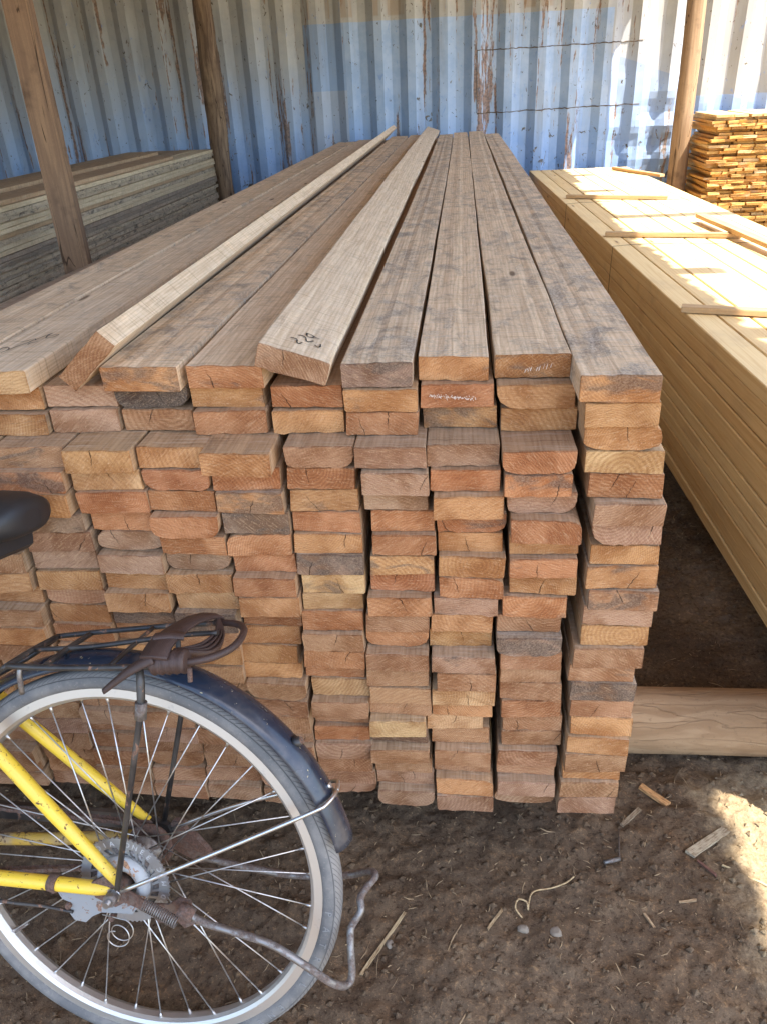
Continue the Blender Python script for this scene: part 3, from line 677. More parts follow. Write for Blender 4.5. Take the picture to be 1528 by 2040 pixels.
for c in sorted(COLS, reverse=True):
    rows = COLS[c]; n = len(rows); t = (1.052 - 0.152) / n
    cidx = 9 - c
    cname = 'rightmost column' if cidx == 0 else f'{ORD[cidx]} column from right'
    edges = [0.152 + t * i + (rp.uniform(-.0016, .0016) if 0 < i < n else 0) for i in range(n + 1)][::-1]
    for r, (xc, wd) in enumerate(rows):
        if c == -1 and r < 3: continue
        zb, zt = edges[r + 1], edges[r]
        tone = TN[c][r] if r < len(TN[c]) else 'b'
        col, tname = TONES[tone]
        jit = lambda s: rp.uniform(1 - s, 1 + s)
        kj = jit(0.13); col = [min(1, q * kj * jit(0.025)) for q in col]
        st = STAIN.get((c, r), rp.choice([0.0, 0.0, 0.1, 0.2, 0.3, 0.42]))
        if r == 0:
            me = FINE[c]; y = TOPY.get(c, 1.1); st = {9: .8, 8: .62, 7: .55, 6: .75, 5: .28, 4: .35, 3: .72, 2: .1, 1: .4, 0: .5}.get(c, .5)
        else:
            me = rp.choice(WANE) if rp.random() < 0.2 else rp.choice(PLAIN)
            upper = (r < 3 and c != 9)
            y = (1.128 if upper else 1.062) + rp.uniform(-.016, .018)
            if c == 9: y = 1.058 + rp.uniform(-.010, .012)
        o = link('plank', me, None)
        sx = wd / 1000 / PW; sz = (zt - zb) / PT * rp.uniform(0.95, 0.985)
        flip = rp.random() < 0.5 and r > 0
        o.scale = (-sx if flip else sx, 1, sz)
        o.location = (xc / 1000, y, zb + 0.0003)
        o.rotation_euler = (0, rp.uniform(-.008, .008), rp.uniform(-.0012, .0012))
        if r == 0 and c == 5:
            o.location = (-.2595, 1.10, 1.0385); o.rotation_euler = (R(-0.12), R(18.4), R(0.05)); o.scale = (.112 / PW, 1, .0375 / PT)
        if r == 0 and c == 2:
            o.location = (-.566, 1.10, 1.0535); o.rotation_euler = (R(0.16), R(-42), R(0.1)); o.scale = (.110 / PW, 1, .0335 / PT)
        if r == 0 and c == 1: o.rotation_euler = (0, R(-1.2), 0)
        o.color = (*col, st)
        lab = TOPLAB[c] if r == 0 else f'{tname} plank, {ORD[r]} from top, {cname} of big stack'
        tag(o, lab, 'plank', 'planks of the big sawn plank stack')
        planks[(c, r)] = o
# marker writing and chalk on single planks
INK229 = [[(-0.0183, 0.0581), (-0.0128, 0.0602), (-0.0074, 0.0568), (-0.0059, 0.0463), (-0.0018, 0.0421), (0.0021, 0.0508)], [(-0.0104, 0.0785), (-0.0036, 0.0828), (0.0028, 0.0768), (0.0064, 0.0632), (0.0111, 0.0645), (0.0163, 0.0731)], [(0.0004, 0.1007), (0.0032, 0.0872), (0.0095, 0.086), (0.0135, 0.0936), (0.0089, 0.098), (0.0004, 0.1007)], [(0.0135, 0.0936), (0.0233, 0.0899)], [(0.0207, 0.0566), (0.0267, 0.052), (0.0298, 0.0574), (0.028, 0.0685)]]
INKL = [[(-0.0273, 0.0965), (-0.0229, 0.1108), (-0.0274, 0.1244), (-0.0381, 0.1264)], [(-0.0229, 0.1108), (-0.0173, 0.1268), (-0.0132, 0.1372), (-0.0064, 0.1537), (-0.0042, 0.1645), (-0.0014, 0.1707), (0.0046, 0.1879), (0.011, 0.2072)], [(0.0142, 0.1746), (0.0104, 0.1892), (0.011, 0.2072)], [(0.0144, 0.1761), (0.0239, 0.1788), (0.0293, 0.194), (0.0246, 0.1956), (0.0131, 0.1907)], [(-0.001, 0.1396), (0.0, 0.1487), (0.0107, 0.1543)], [(-0.0222, 0.1561), (-0.013, 0.1666), (-0.0051, 0.174), (0.0, 0.1658)], [(-0.0392, 0.1145), (-0.0381, 0.1264), (-0.0327, 0.1306)]]
def ink(pl, strokes, z, wdt, name='handwriting'):
    bm = bmesh.new(); sx, _, sz = pl.scale
    for st in strokes:
        P = smooth_path([(x / abs(sx), y, 0) for x, y in st], 4)
        a, b = [], []
        for i, p in enumerate(P):
            t = (P[min(i + 1, len(P) - 1)] - P[max(i - 1, 0)]).normalized(); nn = Vector((-t.y, t.x, 0)) * wdt * random.uniform(.7, 1.3)
            a.append(bm.verts.new((p.x + nn.x, p.y + nn.y, z))); b.append(bm.verts.new((p.x - nn.x, p.y - nn.y, z)))
        for i in range(len(P) - 1): bm.faces.new((a[i], a[i + 1], b[i + 1], b[i]))
    return obj(name, bm, 'ink', pl)
tag(ink(planks[(5, 0)], INK229, PT + 0.0030, 0.0012), 'number 229 in black marker', None)
tag(ink(planks[(1, 0)], INKL, PT + 0.0030, 0.0010), 'black marker scribble', None)
def chalk(pl, x0, x1, z0, n, seed, h0, w0):
    rn = random.Random(seed); bm = bmesh.new()
    for i in range(n):
        t = rn.random(); x = x0 + (x1 - x0) * t; h = rn.uniform(.5, 1.2) * h0; z = z0 + (t - .5) * .006 + rn.gauss(0, .0016); w_ = rn.uniform(.4, 1.1) * w0; sl = h * .5
        q = [(x - w_, z - h), (x + w_, z - h * .8), (x + w_ * .7 + sl, z + h), (x - w_ * .6 + sl, z + h * .9)]
        bm.faces.new([bm.verts.new((a, -0.0062 - .00002 * i, b)) for a, b in q])
    o = obj('chalk_mark', bm, 'chalk', pl); o['kind'] = 'stuff'; return o
chalk(planks[(8, 0)], -.012, .026, .019, 16, 1, .0034, .0006); chalk(planks[(7, 1)], -.030, .042, .021, 120, 2, .0009, .0008)

# ------------------------------------------------------------------ pine bundles
def build_pine():
    th = 0.0345; PL = 6.38; W0 = 0.0945; NC = 9; rn = random.Random(4)
    me_cache = []
    for i in range(8):
        bm = bmesh.new(); box(bm, 0, 0.0926, 0, PL, 0, rn.uniform(0.0415, 0.0440), bev=0.0030); me = bpy.data.meshes.new('stud'); bm.to_mesh(me); bm.free(); me.materials.append(M['pine']); me_cache.append(me)
    for b, (z0, lab) in enumerate(((0.152, 'lower strapped bundle of pale planed pine studs on the log bearers'), (0.4285, 'upper strapped bundle of pale planed pine studs with sunlit top'))):
        root = empty('pine_bundle', (0.808, 1.12, z0), (0, 0, th))
        tag(root, lab, 'lumber', 'strapped bundles of planed pine')
        for r in range(6):
            for c in range(NC):
                top = (b == 1 and r == 5)
                o = link('stud', me_cache[rn.randrange(8)], None, root)
                gap = (0.012 if (top and c in (2, 5)) else 0)
                o.location = (c * W0 + rn.uniform(-.0022, .0022) + gap * .5, rn.uniform(-.012, .012), r * 0.0457)
                o.scale = (0.99 - gap * 2, 1, 1)
        for yb in ((2.75, 4.2) if b else (2.1,)):
            bm = bmesh.new(); hh = 6 * 0.0457 + .0008; ww = NC * W0 + .0005
            pts = [(-0.002, yb, 0.0), (-.0025, yb + .004, hh * .5), (-0.0015, yb, hh + .001)] + [(ww * k / 8, yb + rn.uniform(-.012, .012) * 2, hh + rn.uniform(.001, .006)) for k in range(1, 8)] + [(ww + .002, yb, hh), (ww + .002, yb, 0)]
            tube(bm, pts, 0.0011, 5); obj('binding_wire', bm, 'wire', root)
build_pine()
PINE_TOP = 0.4285 + 6 * 0.0457
def lath(s, e, label, wdt=0.042, h=0.02, lift=0.0):
    s = Vector((s[0], s[1], 0)); e = Vector((e[0], e[1], 0)); d = e - s; L = d.length; a = math.atan2(d.y, d.x)
    bm = bmesh.new(); box(bm, 0, L, -wdt / 2, wdt / 2, 0, h, bev=0.0015)
    bmesh.ops.subdivide_edges(bm, edges=[q for q in bm.edges if q.calc_length() > L * .8], cuts=6)
    rn = random.Random(len(label))
    for v in bm.verts: v.co.z += rn.uniform(-.0006, .0006); v.co.y += rn.uniform(-.001, .001)
    o = obj('lath', bm, 'slat_l', None, (s.x, s.y, PINE_TOP + 0.0012 + lift), (0, 0, a)); o.color = (0.50, 0.33, 0.17, 0.2)
    tag(o, label, 'lath', 'laths lying across the pine bundle'); return o
M['slat_l'] = mat_solid_wood('lath_wood', (0.50, 0.34, 0.18), (0.38, 0.24, 0.12), (3, 70, 70), crack=False, dark=(0.26, 0.17, 0.09))
lath((0.694, 5.606), (1.305, 5.394), 'wooden lath across the pine bundle, second nearest to the container')
lath((0.72, 4.15), (1.34, 4.01), 'wooden lath across the middle of the pine bundle, touched by the slanting one')
lath((0.743, 2.69), (1.38, 2.50), 'wooden lath across the pine bundle nearest to the viewer')
lath((1.287, 7.30), (1.54, 6.62), 'short wooden lath slanting on the far end of the pine bundle')
lath((1.27, 4.50), (1.36, 3.40), 'longer wooden lath pointing along the pine bundle near its right edge', wdt=0.05, lift=0.0215)

# ------------------------------------------------------------------ logs and bearers
def log(name, x0, x1, y, rad, label, mat='log', seed=0):
    rn = random.Random(seed); bm = bmesh.new(); n = 26; seg = 20; rings = []
    for i in range(n + 1):
        x = x0 + (x1 - x0) * i / n; r = rad * (1 + 0.025 * math.sin(i * .7 + seed))
        rings.append([bm.verts.new((x - x0, math.cos(2 * math.pi * k / seg) * r * (1 + .03 * math.sin(3 * k + i * .3)), math.sin(2 * math.pi * k / seg) * r * .99 + .004 * math.sin(i * .5))) for k in range(seg)])
    for a, b in zip(rings[:-1], rings[1:]):
        for k in range(seg):
            f = bm.faces.new((a[k], a[(k + 1) % seg], b[(k + 1) % seg], b[k])); f.smooth = True
    bm.faces.new(rings[0][::-1]); bm.faces.new(rings[-1])
    o = obj(name, bm, mat, None, (x0, y, rad - 0.004))
    return tag(o, label, 'log', 'log bearers under the stacks')
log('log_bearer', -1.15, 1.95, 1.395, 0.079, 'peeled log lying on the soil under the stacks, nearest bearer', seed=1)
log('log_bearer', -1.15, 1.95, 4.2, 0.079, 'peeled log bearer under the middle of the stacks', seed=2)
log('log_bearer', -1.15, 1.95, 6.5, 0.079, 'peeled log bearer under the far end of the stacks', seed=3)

# ------------------------------------------------------------------ weathered bundle left of the big stack
def build_dusty():
    rn = random.Random(9); ze = 0.785; ang = R(-2.6)
    root = empty('weathered_bundle', (-1.72, 1.6, 0), (0, 0, ang))
    tag(root, 'low dusty brown plank bundle tied with wire, left of the big stack', 'lumber')
    ms = [plank_mesh(800 + i, length=5.35, fine=True, side='dusty', bow=rn.uniform(-.006, .006)) for i in range(4)]
    for lv in range(3):
        for i in range(6):
            o = link('bundle_plank', ms[rn.randrange(4)], None, root)
            o.location = (0.075 + i * 0.152, rn.uniform(-.05, .05) + (0.15 if i == 2 else 0), ze - 0.045 * (lv + 1) + (rn.uniform(-.004, .006) if lv == 0 else 0)); o.scale = (0.147 / PW, 1, 0.044 / PT)
            o.color = (*[q * kk for kk in [rn.uniform(.9, 1.1)] for q in (0.36, 0.25, 0.17)], rn.uniform(.2, .6))
    for y in (0.5, 2.7, 4.8):
        bm = bmesh.new(); box(bm, -0.02, 0.98, y, y + .15, 0.0, ze - .136, bev=.004); obj('bearer', bm, 'post_a', root)
    for y in (1.55, 3.05):
        bm = bmesh.new(); tube(bm, [(0.10, y - .35, ze + .004), (0.14, y - .12, ze + .009), (0.22, y - .02, ze + .014), (0.36, y + .02, ze + .020), (0.50, y, ze + .016), (0.52, y, ze - .03)], 0.0035, 6); obj('binding_wire', bm, 'wire', root)
build_dusty()

# ------------------------------------------------------------------ mouldy board stack at the far left
def build_boards():
    rn = random.Random(21); XR = -2.205; t = 0.0235; top = 0.985; NR = 19
    def bmh(seed, L):
        rr = random.Random(seed); bm = bmesh.new(); box(bm, -0.15, 0.0, 0, L, 0, t * .96, bev=.0012)
        bmesh.ops.subdivide_edges(bm, edges=[e for e in bm.edges if e.calc_length() > 1], cuts=9)
        for v in bm.verts: v.co.x += rr.uniform(-.0035, .0035); v.co.z += rr.uniform(-.0008, .0008)
        bmesh.ops.recalc_face_normals(bm, faces=bm.faces)
        me = bpy.data.meshes.new('board'); bm.to_mesh(me); bm.free(); me.materials.append(M['board']); return me
    ms = [bmh(i, 5.1) for i in range(7)]; wide = [bmh(40 + i, L) for i, L in enumerate((5.1, 4.35, 4.9, 5.1))]
    tones = {'c': ((0.74, 0.63, 0.42), 'cream'), 'o': ((0.56, 0.38, 0.20), 'orange-tan'), 'y': ((0.55, 0.46, 0.35), 'grey'), 'k': ((0.27, 0.225, 0.185), 'blackened'), 'm': ((0.66, 0.56, 0.40), 'mould-speckled')}
    seq = 'cmmccomcckkymymmymy'; al = {'c': .12, 'o': .15, 'y': .55, 'k': .5, 'm': .95}
    for r in range(NR):
        k = seq[r]; z = top - t * (r + 1)
        o = link('board', rn.choice(ms), None); tag(o, f'{tones[k][1]} board, {ORD[r]} from the top on the side of the left board stack', 'board', 'boards of the left stack')
        o.location = (XR + rn.uniform(-.014, .012), 2.32 + rn.uniform(-.07, .05), z); o.rotation_euler = (0, 0, rn.uniform(-.0015, .0015))
        o.color = (*[q * kk for kk in [rn.uniform(.88, 1.12)] for q in tones[k][0]], al[k])
    names = ['innermost', 'second inner', 'third inner', 'fourth inner']
    for i in range(4):
        for r in range(2):
            o = link('board', rn.choice(ms), None); o.location = (XR - 0.168 - i * 0.162, 2.32 + rn.uniform(-.05, .05), top - t * (r + 1) + rn.uniform(0, .002) * (1 - r))
            o.color = (*[q * kk for kk in [rn.uniform(.9, 1.1)] for q in (0.42, 0.31, 0.20)], .25)
            tag(o, f'tan top board of the left stack, {ORD[i + 1] if i else "second"} from its right edge, {"upper" if r == 0 else "lower"} layer', 'board', 'boards of the left stack')
    # loose boards on top
    for i, (x, L, lab) in enumerate(((XR - .02, 1, 'wide tan board lying loose on the near edge of the left board stack'), (XR - .34, 2, 'tan board lying loose along the back of the left board stack'))):
        o = link('board', wide[L], None); o.location = (x, 2.0, top + .001); o.color = (0.52, 0.35, 0.20, .12); o.scale = (1.25, 1, 1); tag(o, lab, 'board', 'boards of the left stack')
    for iy, y in enumerate((2.9, 4.6, 6.6)):
        bm = bmesh.new(); box(bm, 0, .86, 0, .16, 0, top - t * NR - .002, bev=.004); o = obj('timber_block', bm, 'post_a', None, (XR - .86, y, 0)); tag(o, f'squared timber block under the {["near", "middle", "far"][iy]} part of the left board stack', 'timber block', 'blocks under the board stack')
build_boards()

# ------------------------------------------------------------------ pile of orange slats at the back right
def build_slats():
    rn = random.Random(33); h = 0.0215; z0 = 0.20; NR = 42
    ms = []
    for i in range(12):
        bm = bmesh.new(); W = rn.uniform(.085, .150); box(bm, -W / 2, W / 2, 0, .70, 0, h * rn.uniform(.86, 1.0), bev=.001)
        for v in bm.verts: v.co.x += rn.uniform(-.003, .003); v.co.z += rn.uniform(-.0012, .0012) if v.co.z > h / 2 else 0; v.co.y += rn.uniform(-.006, .006)
        bmesh.ops.recalc_face_normals(bm, faces=bm.faces)
        me = bpy.data.meshes.new('slat'); bm.to_mesh(me); bm.free(); me.materials.append(M['slat']); ms.append((me, W))
    tn = (((0.68, 0.40, 0.11), 'honey'), ((0.62, 0.33, 0.08), 'orange'), ((0.50, 0.28, 0.09), 'brown'), ((0.72, 0.56, 0.30), 'pale'))
    for r in range(NR):
        x = 1.955 + rn.uniform(-.04, .06); k = 0
        while x < 2.52 and k < 7:
            me, W = rn.choice(ms); c, nm = rn.choices(tn, (5, 4, 3, 1))[0]
            if r > NR - 3: c, nm = tn[3]
            o = link('slat', me, None); o.location = (x + W / 2, 6.93 + rn.uniform(-.035, .035) + (.05 if r % 4 == 0 else 0), z0 + r * h)
            o.rotation_euler = (rn.uniform(-.006, .006), rn.uniform(-.02, .02), rn.uniform(-.05, .05))
            o.color = (*[q * kk for kk in [rn.uniform(.85, 1.15)] for q in c], rn.uniform(0, .5))
            k += 1
            tag(o, f'{nm} slat in the slat pile, {ORD[NR - 1 - r]} layer from the top, {"leftmost" if k == 1 else ORD[k - 1] + " from its left"}', 'slat', 'slats of the back pile')
            x += W + rn.uniform(.0, .012)
    for i, y in enumerate((7.0, 7.42)):
        bm = bmesh.new(); box(bm, 0, .86, 0, .16, 0, z0 - .003, bev=.004); o = obj('timber_block', bm, 'post_a', None, (1.88, y, 0)); tag(o, f'squared timber block under the slat pile, {"front" if i == 0 else "rear"} one', 'timber block', 'blocks under the slat pile')
build_slats()

# ------------------------------------------------------------------ posts
def post(name, base, top, r, mat, label, sides=4, rot=0.0, rough=.004, seed=0):
    rn = random.Random(seed); b = Vector(base); t = Vector(top); n = 26; bm = bmesh.new(); rings = []
    for i in range(n + 1):
        f = i / n; c = (t - b) * f; ring = []
        ph = [rn.uniform(-1, 1) for _ in range(4)]
        for k in range(sides):
            a = rot + 2 * math.pi * (k + .5) / sides; rr = r[0] + (r[1] - r[0]) * f
            rr = rr * (1 + rough * 8 * math.sin(k * 1.3 + i * .45 + seed)) + rn.uniform(-rough, rough) * .5
            ring.append(bm.verts.new((c.x + math.cos(a) * rr, c.y + math.sin(a) * rr, c.z)))
        rings.append(ring)
    for p, q in zip(rings[:-1], rings[1:]):
        for k in range(sides):
            f = bm.faces.new((p[k], p[(k + 1) % sides], q[(k + 1) % sides], q[k])); f.smooth = sides > 8
    bm.faces.new(rings[0][::-1]); bm.faces.new(rings[-1])
    if sides == 4:
        bmesh.ops.bevel(bm, geom=[e for e in bm.edges if abs(e.verts[0].co.z - e.verts[1].co.z) > .02], offset=.008, segments=2, affect='EDGES')
    o = obj(name, bm, mat, None, base); return tag(o, label, 'post', 'posts carrying the shed roof')
post('roof_post', (-1.905, 3.80, -.02), (-1.925, 3.82, 2.60), (.086, .072), 'post_a', 'squared brown timber post in front of the left board stack', 4, R(14), .003, 1)
post('roof_post', (-2.165, 7.40, -.02), (-2.14, 7.42, 2.62), (.088, .080), 'post_b', 'dark rough post with bark streaks against the container, left of centre', 10, R(20), .007, 2)
post('roof_post', (1.848, 7.37, -.02), (1.80, 7.37, 2.80), (.080, .070), 'post_c', 'round peeled pole standing against the container behind the pine bundle', 14, 0, .004, 3)

# ------------------------------------------------------------------ shed roof (above the frame; it shades the stacks)
def build_roof():
    root = empty('shed_roof', (-2, 3.3, 2.6)); tag(root, 'corrugated slate shed roof on rafters above the stacks', 'roof')
    XR, XL = 1.888, -5.6; zt = lambda x: 2.95 - 0.035 * (XR - x); off = Vector((2, -3.3, -2.6)); rn = random.Random(6)
    y = -0.35; k = 0
    while y < 7.72:
        y1 = min(y + 0.9, 7.74); bm = bmesh.new(); rows = []; xe = XR + rn.uniform(-.035, .035)
        n = 36
        for i in range(n + 1):
            yy = y + (y1 - y) * i / n; wv = 0.021 * math.sin(2 * math.pi * yy / 0.15)
            e = xe + rn.uniform(-.012, .012)
            rows.append([bm.verts.new(Vector((x, yy, zt(x) + wv + (.004 if k % 2 else 0))) + off) for x in (XL, XL + 3, e - 1.8, e - .02, e)])
        for a, b in zip(rows[:-1], rows[1:]):
            for j in range(4): bm.faces.new((a[j], a[j + 1], b[j + 1], b[j]))
        o = obj('roof_sheet', bm, 'roof', root)
        sm = o.modifiers.new('thick', 'SOLIDIFY'); sm.thickness = .007
        y += 0.88; k += 1
    for (yr, xe) in ((-0.2, 1.93), (0.66, 1.93), (1.78, 1.965), (2.67, 2.03), (4.12, 2.60), (5.30, 2.035), (6.33, 2.03), (7.30, 1.95)):
        bm = bmesh.new(); xs = (XL, -2, xe)
        vs_ = []
        for x in xs:
            z = zt(x) - .03
            vs_.append([bm.verts.new(Vector((x, yr + a, z - b)) + off) for a, b in ((-.045, 0), (.045, 0), (.045, .09), (-.045, .09))])
        for a, b in zip(vs_[:-1], vs_[1:]):
            for j in range(4): bm.faces.new((a[j], a[(j + 1) % 4], b[(j + 1) % 4], b[j]))
        bm.faces.new(vs_[0][::-1]); bm.faces.new(vs_[-1]); obj('rafter', bm, 'post_a', root)
    for x in (-6.5, -2.05, 1.64):
        bm = bmesh.new(); z = zt(x) - .125; box(bm, x + 2 - .06, x + 2 + .06, -.3 - 3.3, 7.6 - 3.3, z - 2.6 - .14, z - 2.6, bev=.004); obj('beam', bm, 'post_a', root)
build_roof()

def build_light_blocker():  # unseen wall added to cut light from the left and darken the corrugation flanks
    root = empty('light_blocker_wall', (-5.3, 3.6, 0)); tag(root, 'added unseen wall of vertical boards blocking light from the left', 'wall', None, 'thing')
    rn = random.Random(3); me = []
    for i in range(4):
        bm = bmesh.new(); box(bm, 0, .024, 0, .172, -.02, 2.62 - .03 * i, bev=.002); q = bpy.data.meshes.new('light_blocker_board'); bm.to_mesh(q); bm.free(); q.materials.append(M['post_a']); me.append(q)
    y = -3.2
    while y < 4.0:
        o = link('light_blocker_board', me[rn.randrange(4)], None, root); o.location = (rn.uniform(0, .008), y, 0); y += .176
    for z in (.5, 2.0):
        bm = bmesh.new(); box(bm, -.055, -.001, -3.2, 4.05, z, z + .1, bev=.003); obj('light_blocker_rail', bm, 'post_a', root)
build_light_blocker()

# ------------------------------------------------------------------ bicycle (rear half in view)
HUB = Vector((-.5199, .7674, 1.42 - 1.0906)); YAW, LEAN, RW = -.0955, .2767, .345
ax_a = Vector((math.cos(YAW), math.sin(YAW), 0)); ax_b = Vector((-math.sin(YAW), math.cos(YAW), 0))
BZ = Vector((0, 0, 1)) * math.cos(LEAN) + ax_b * math.sin(LEAN); BX = -ax_a; BY = BZ.cross(BX)
bike = bpy.data.objects.new('bicycle', None); COL.objects.link(bike)
org = HUB - BZ * RW
bike.matrix_world = Matrix([[BX.x, BY.x, BZ.x, org.x], [BX.y, BY.y, BZ.y, org.y], [BX.z, BY.z, BZ.z, org.z], [0, 0, 0, 1]])
tag(bike, 'old yellow bicycle with black mudguard and rear rack leaning by the planks', 'bicycle')
OFF = (0, 0, RW)
def bp(name, bm, mat, parent=None, loc=OFF, label=None):
    o = obj(name, bm, mat, parent or bike, loc if parent is None else None)
    if label: o['label'] = label
    return o
def btube(name, pts, r, mat, sub=0, seg=10, parent=None, label=None):
    bm = bmesh.new(); tube(bm, smooth_path(pts, sub) if sub else pts, r, seg); return bp(name, bm, mat, parent, label=label)

def build_wheel(name, cx, detail=True):
    wh = empty(name, (cx, 0, RW), parent=bike)
    bm = bmesh.new(); prof = []
    for k in range(22):
        a = 2 * math.pi * k / 22; prof.append((.3265 + .0185 * math.cos(a) * (1 if math.cos(a) > 0 else .8), .0195 * math.sin(a)))
    lathe(bm, prof, 128); link_o = obj('tyre', bm, 'tyre', wh)
    bm = bmesh.new(); lathe(bm, [(.3185, -.0145), (.3185, .0145), (.3035, .0150), (.2985, .0115), (.2955, .005), (.2950, -.005), (.2985, -.0115), (.3035, -.0150)], 128, smooth=False)
    for f in bm.faces: f.smooth = False
    obj('rim', bm, 'rim', wh)
    bm = bmesh.new(); lathe(bm, [(.0, -.062), (.006, -.062), (.006, -.032), (.031, -.031), (.031, -.027), (.016, -.022), (.015, .022), (.031, .027), (.031, .031), (.006, .032), (.006, .062), (.0, .062)], 24, closed_prof=False); obj('hub', bm, 'stand', wh)
    for i in range(36):
        side = 1 if i % 2 else -1; lead = 1 if (i // 2) % 2 else -1
        ar = 2 * math.pi * (i + .5) / 36; ah = ar + lead * R(62)
        p0 = Vector((-.029 * math.cos(ah), side * .029, .029 * math.sin(ah))); p1 = Vector((-.297 * math.cos(ar), side * .004, .297 * math.sin(ar)))
        bm = bmesh.new(); tube(bm, [p0, p1], .00115, 6)
        d = (p1 - p0).normalized(); tube(bm, [p1 - d * .010, p1 - d * .004, p1 + d * .002], [.0015, .0026, .003], 8)
        obj('spoke', bm, 'spoke', wh)
    return wh
rear = build_wheel('rear_wheel', 0.0)
bm = bmesh.new(); va = math.atan2(-.165, -.231)
vd = Vector((.231, 0, -.165)).normalized(); tube(bm, [vd * .297, vd * .283, vd * .282, vd * .272, vd * .271, vd * .262], [.0042, .0042, .0034, .0034, .0022, .0022], 10); obj('valve', bm, 'stand', rear)
bm = bmesh.new(); arc_text(bm, 'PATROL', .0155, .3225, R(-17), R(5.2), .0192, .0006); arc_text(bm, 'ENERJ', .0150, .3225, R(-50), R(4.6), .0192, .0006); obj('tyre_lettering', bm, 'tyre_letter', rear)
build_wheel('front_wheel', 1.16)

# frame tubes
btube('chain_stay', [(-.002, .066, .003), (.012, .066, .004), (.030, .066, .003), (.20, .066, -.006), (.44, .045, -.035), (.545, .02, -.06)], [.0045, .0085, .0112, .0118, .011, .011], 'yellow', label='yellow near chain stay')
btube('chain_stay', [(0.012, -.066, .004), (.20, -.064, -.030), (.44, -.045, -.050), (.545, -.02, -.06)], [.0105, .011, .011, .011], 'yellow_dirty', label='grimy far chain stay')
btube('seat_stay', [(-.004, .065, .014), (.006, .064, .030), (.10, .060, .124), (.20, .054, .224), (.345, .026, .37)], [.005, .0088, .0115, .0118, .011], 'yellow', seg=12)
btube('seat_stay', [(0.010, -.064, .034), (.11, -.060, .112), (.23, -.055, .210), (.35, -.026, .365)], [.0075, .0115, .0118, .011], 'yellow', seg=12)
for sy in (1, -1):
    bm = bmesh.new(); plate(bm, [(.034, -.012), (.038, .014), (.012, .030), (-.014, .016), (-.020, -.010), (0, -.024)], sy * .0665 - .003, sy * .0665 + .003); bp('dropout', bm, 'rust')
btube('seat_tube', [(.56, 0, -.06), (.36, 0, .38), (.335, 0, .43)], .0155, 'yellow', seg=14)
btube('seat_post', [(.34, 0, .42), (.285, 0, .545)], .0125, 'steel', seg=12)
btube('down_tube', [(.56, 0, -.06), (.80, 0, .10), (1.035, 0, .40)], .0165, 'yellow', sub=4, seg=14)
btube('top_tube', [(.46, 0, .17), (.78, 0, .28), (1.02, 0, .50)], .0145, 'yellow', sub=4, seg=14)
btube('head_tube', [(1.045, 0, .365), (1.0, 0, .56)], .019, 'yellow', seg=14)
btube('bottom_bracket', [(.56, -.038, -.06), (.56, .038, -.06)], .021, 'yellow', seg=14)
for sy in (1, -1): btube('fork_blade', [(1.16, sy * .052, 0), (1.10, sy * .05, .17), (1.05, sy * .04, .34), (1.045, sy * .01, .365)], [.008, .011, .012, .012], 'yellow', sub=4)
btube('handlebar_stem', [(1.0, 0, .55), (.985, 0, .64), (1.03, 0, .66)], .0125, 'steel')
btube('handlebar', [(.78, .27, .67), (.90, .25, .70), (1.0, .16, .69), (1.03, 0, .66), (1.0, -.16, .69), (.90, -.25, .70), (.78, -.27, .67)], .011, 'steel', sub=5)
for sy in (1, -1): btube('grip', [(.77, sy * .271, .668), (.89, sy * .252, .698)], .016, 'saddle')
# crank and chain on the far side
bm = bmesh.new(); lathe(bm, [(.088, -.046), (.088, -.050), (.070, -.050), (.070, -.046)], 44); o = bp('chainring', bm, 'rust', loc=(.56, 0, RW - .06))
for s in (1, -1):
    btube('crank_arm', [(.56, s * .055, -.06), (.56 + s * .10, s * .060, -.06 - s * .14)], .009, 'steel')
    bm = bmesh.new(); box(bm, .52 + s * .10, .60 + s * .10, s * .11 - .045, s * .11 + .045, -.065 - s * .14, -.045 - s * .14, bev=.004); bp('pedal', bm, 'saddle')
bm = bmesh.new()
def chain_run(p, q):
    p = Vector(p); q = Vector(q); L = (q - p).length; n = int(L / .0127); d = (q - p).normalized(); up = Vector((0, 1, 0)).cross(d)
    for i in range(n):
        c = p + d * (i + .5) * .0127; w_ = .0035 if i % 2 else .0048
        for s in (1, -1):
            pts = []
            for a in range(12):
                t = 2 * math.pi * a / 12; k = Vector((math.cos(t) * .0088, 0, math.sin(t) * .0042 * (1 - .25 * (abs(math.cos(t)) < .4))))
                pts.append(c + d * k.x + up * k.z + Vector((0, s * w_, 0)))
            f1 = [bm.verts.new(x) for x in pts]; bm.faces.new(f1)
            f2 = [bm.verts.new(x + Vector((0, s * .0012, 0))) for x in pts]; bm.faces.new(f2)
            for a in range(12): bm.faces.new((f1[a], f1[(a + 1) % 12], f2[(a + 1) % 12], f2[a]))
chain_run((.0, -.048, .040), (.55, -.048, .026)); chain_run((.0, -.048, -.040), (.55, -.048, -.145))
o = bp('chain', bm, 'rust'); o['kind'] = 'stuff'
bm = bmesh.new(); lathe(bm, [(.040, -.045), (.040, -.051), (.02, -.051), (.02, -.045)], 30); bp('sprocket', bm, 'rust')
bm = bmesh.new(); plate(bm, [(-.030, .006), (-.022, .026), (.03, .040), (.31, .024), (.60, .060), (.62, .028), (.31, -.006), (.03, .012)], -.078, -.068); bp('chain_guard', bm, 'black')
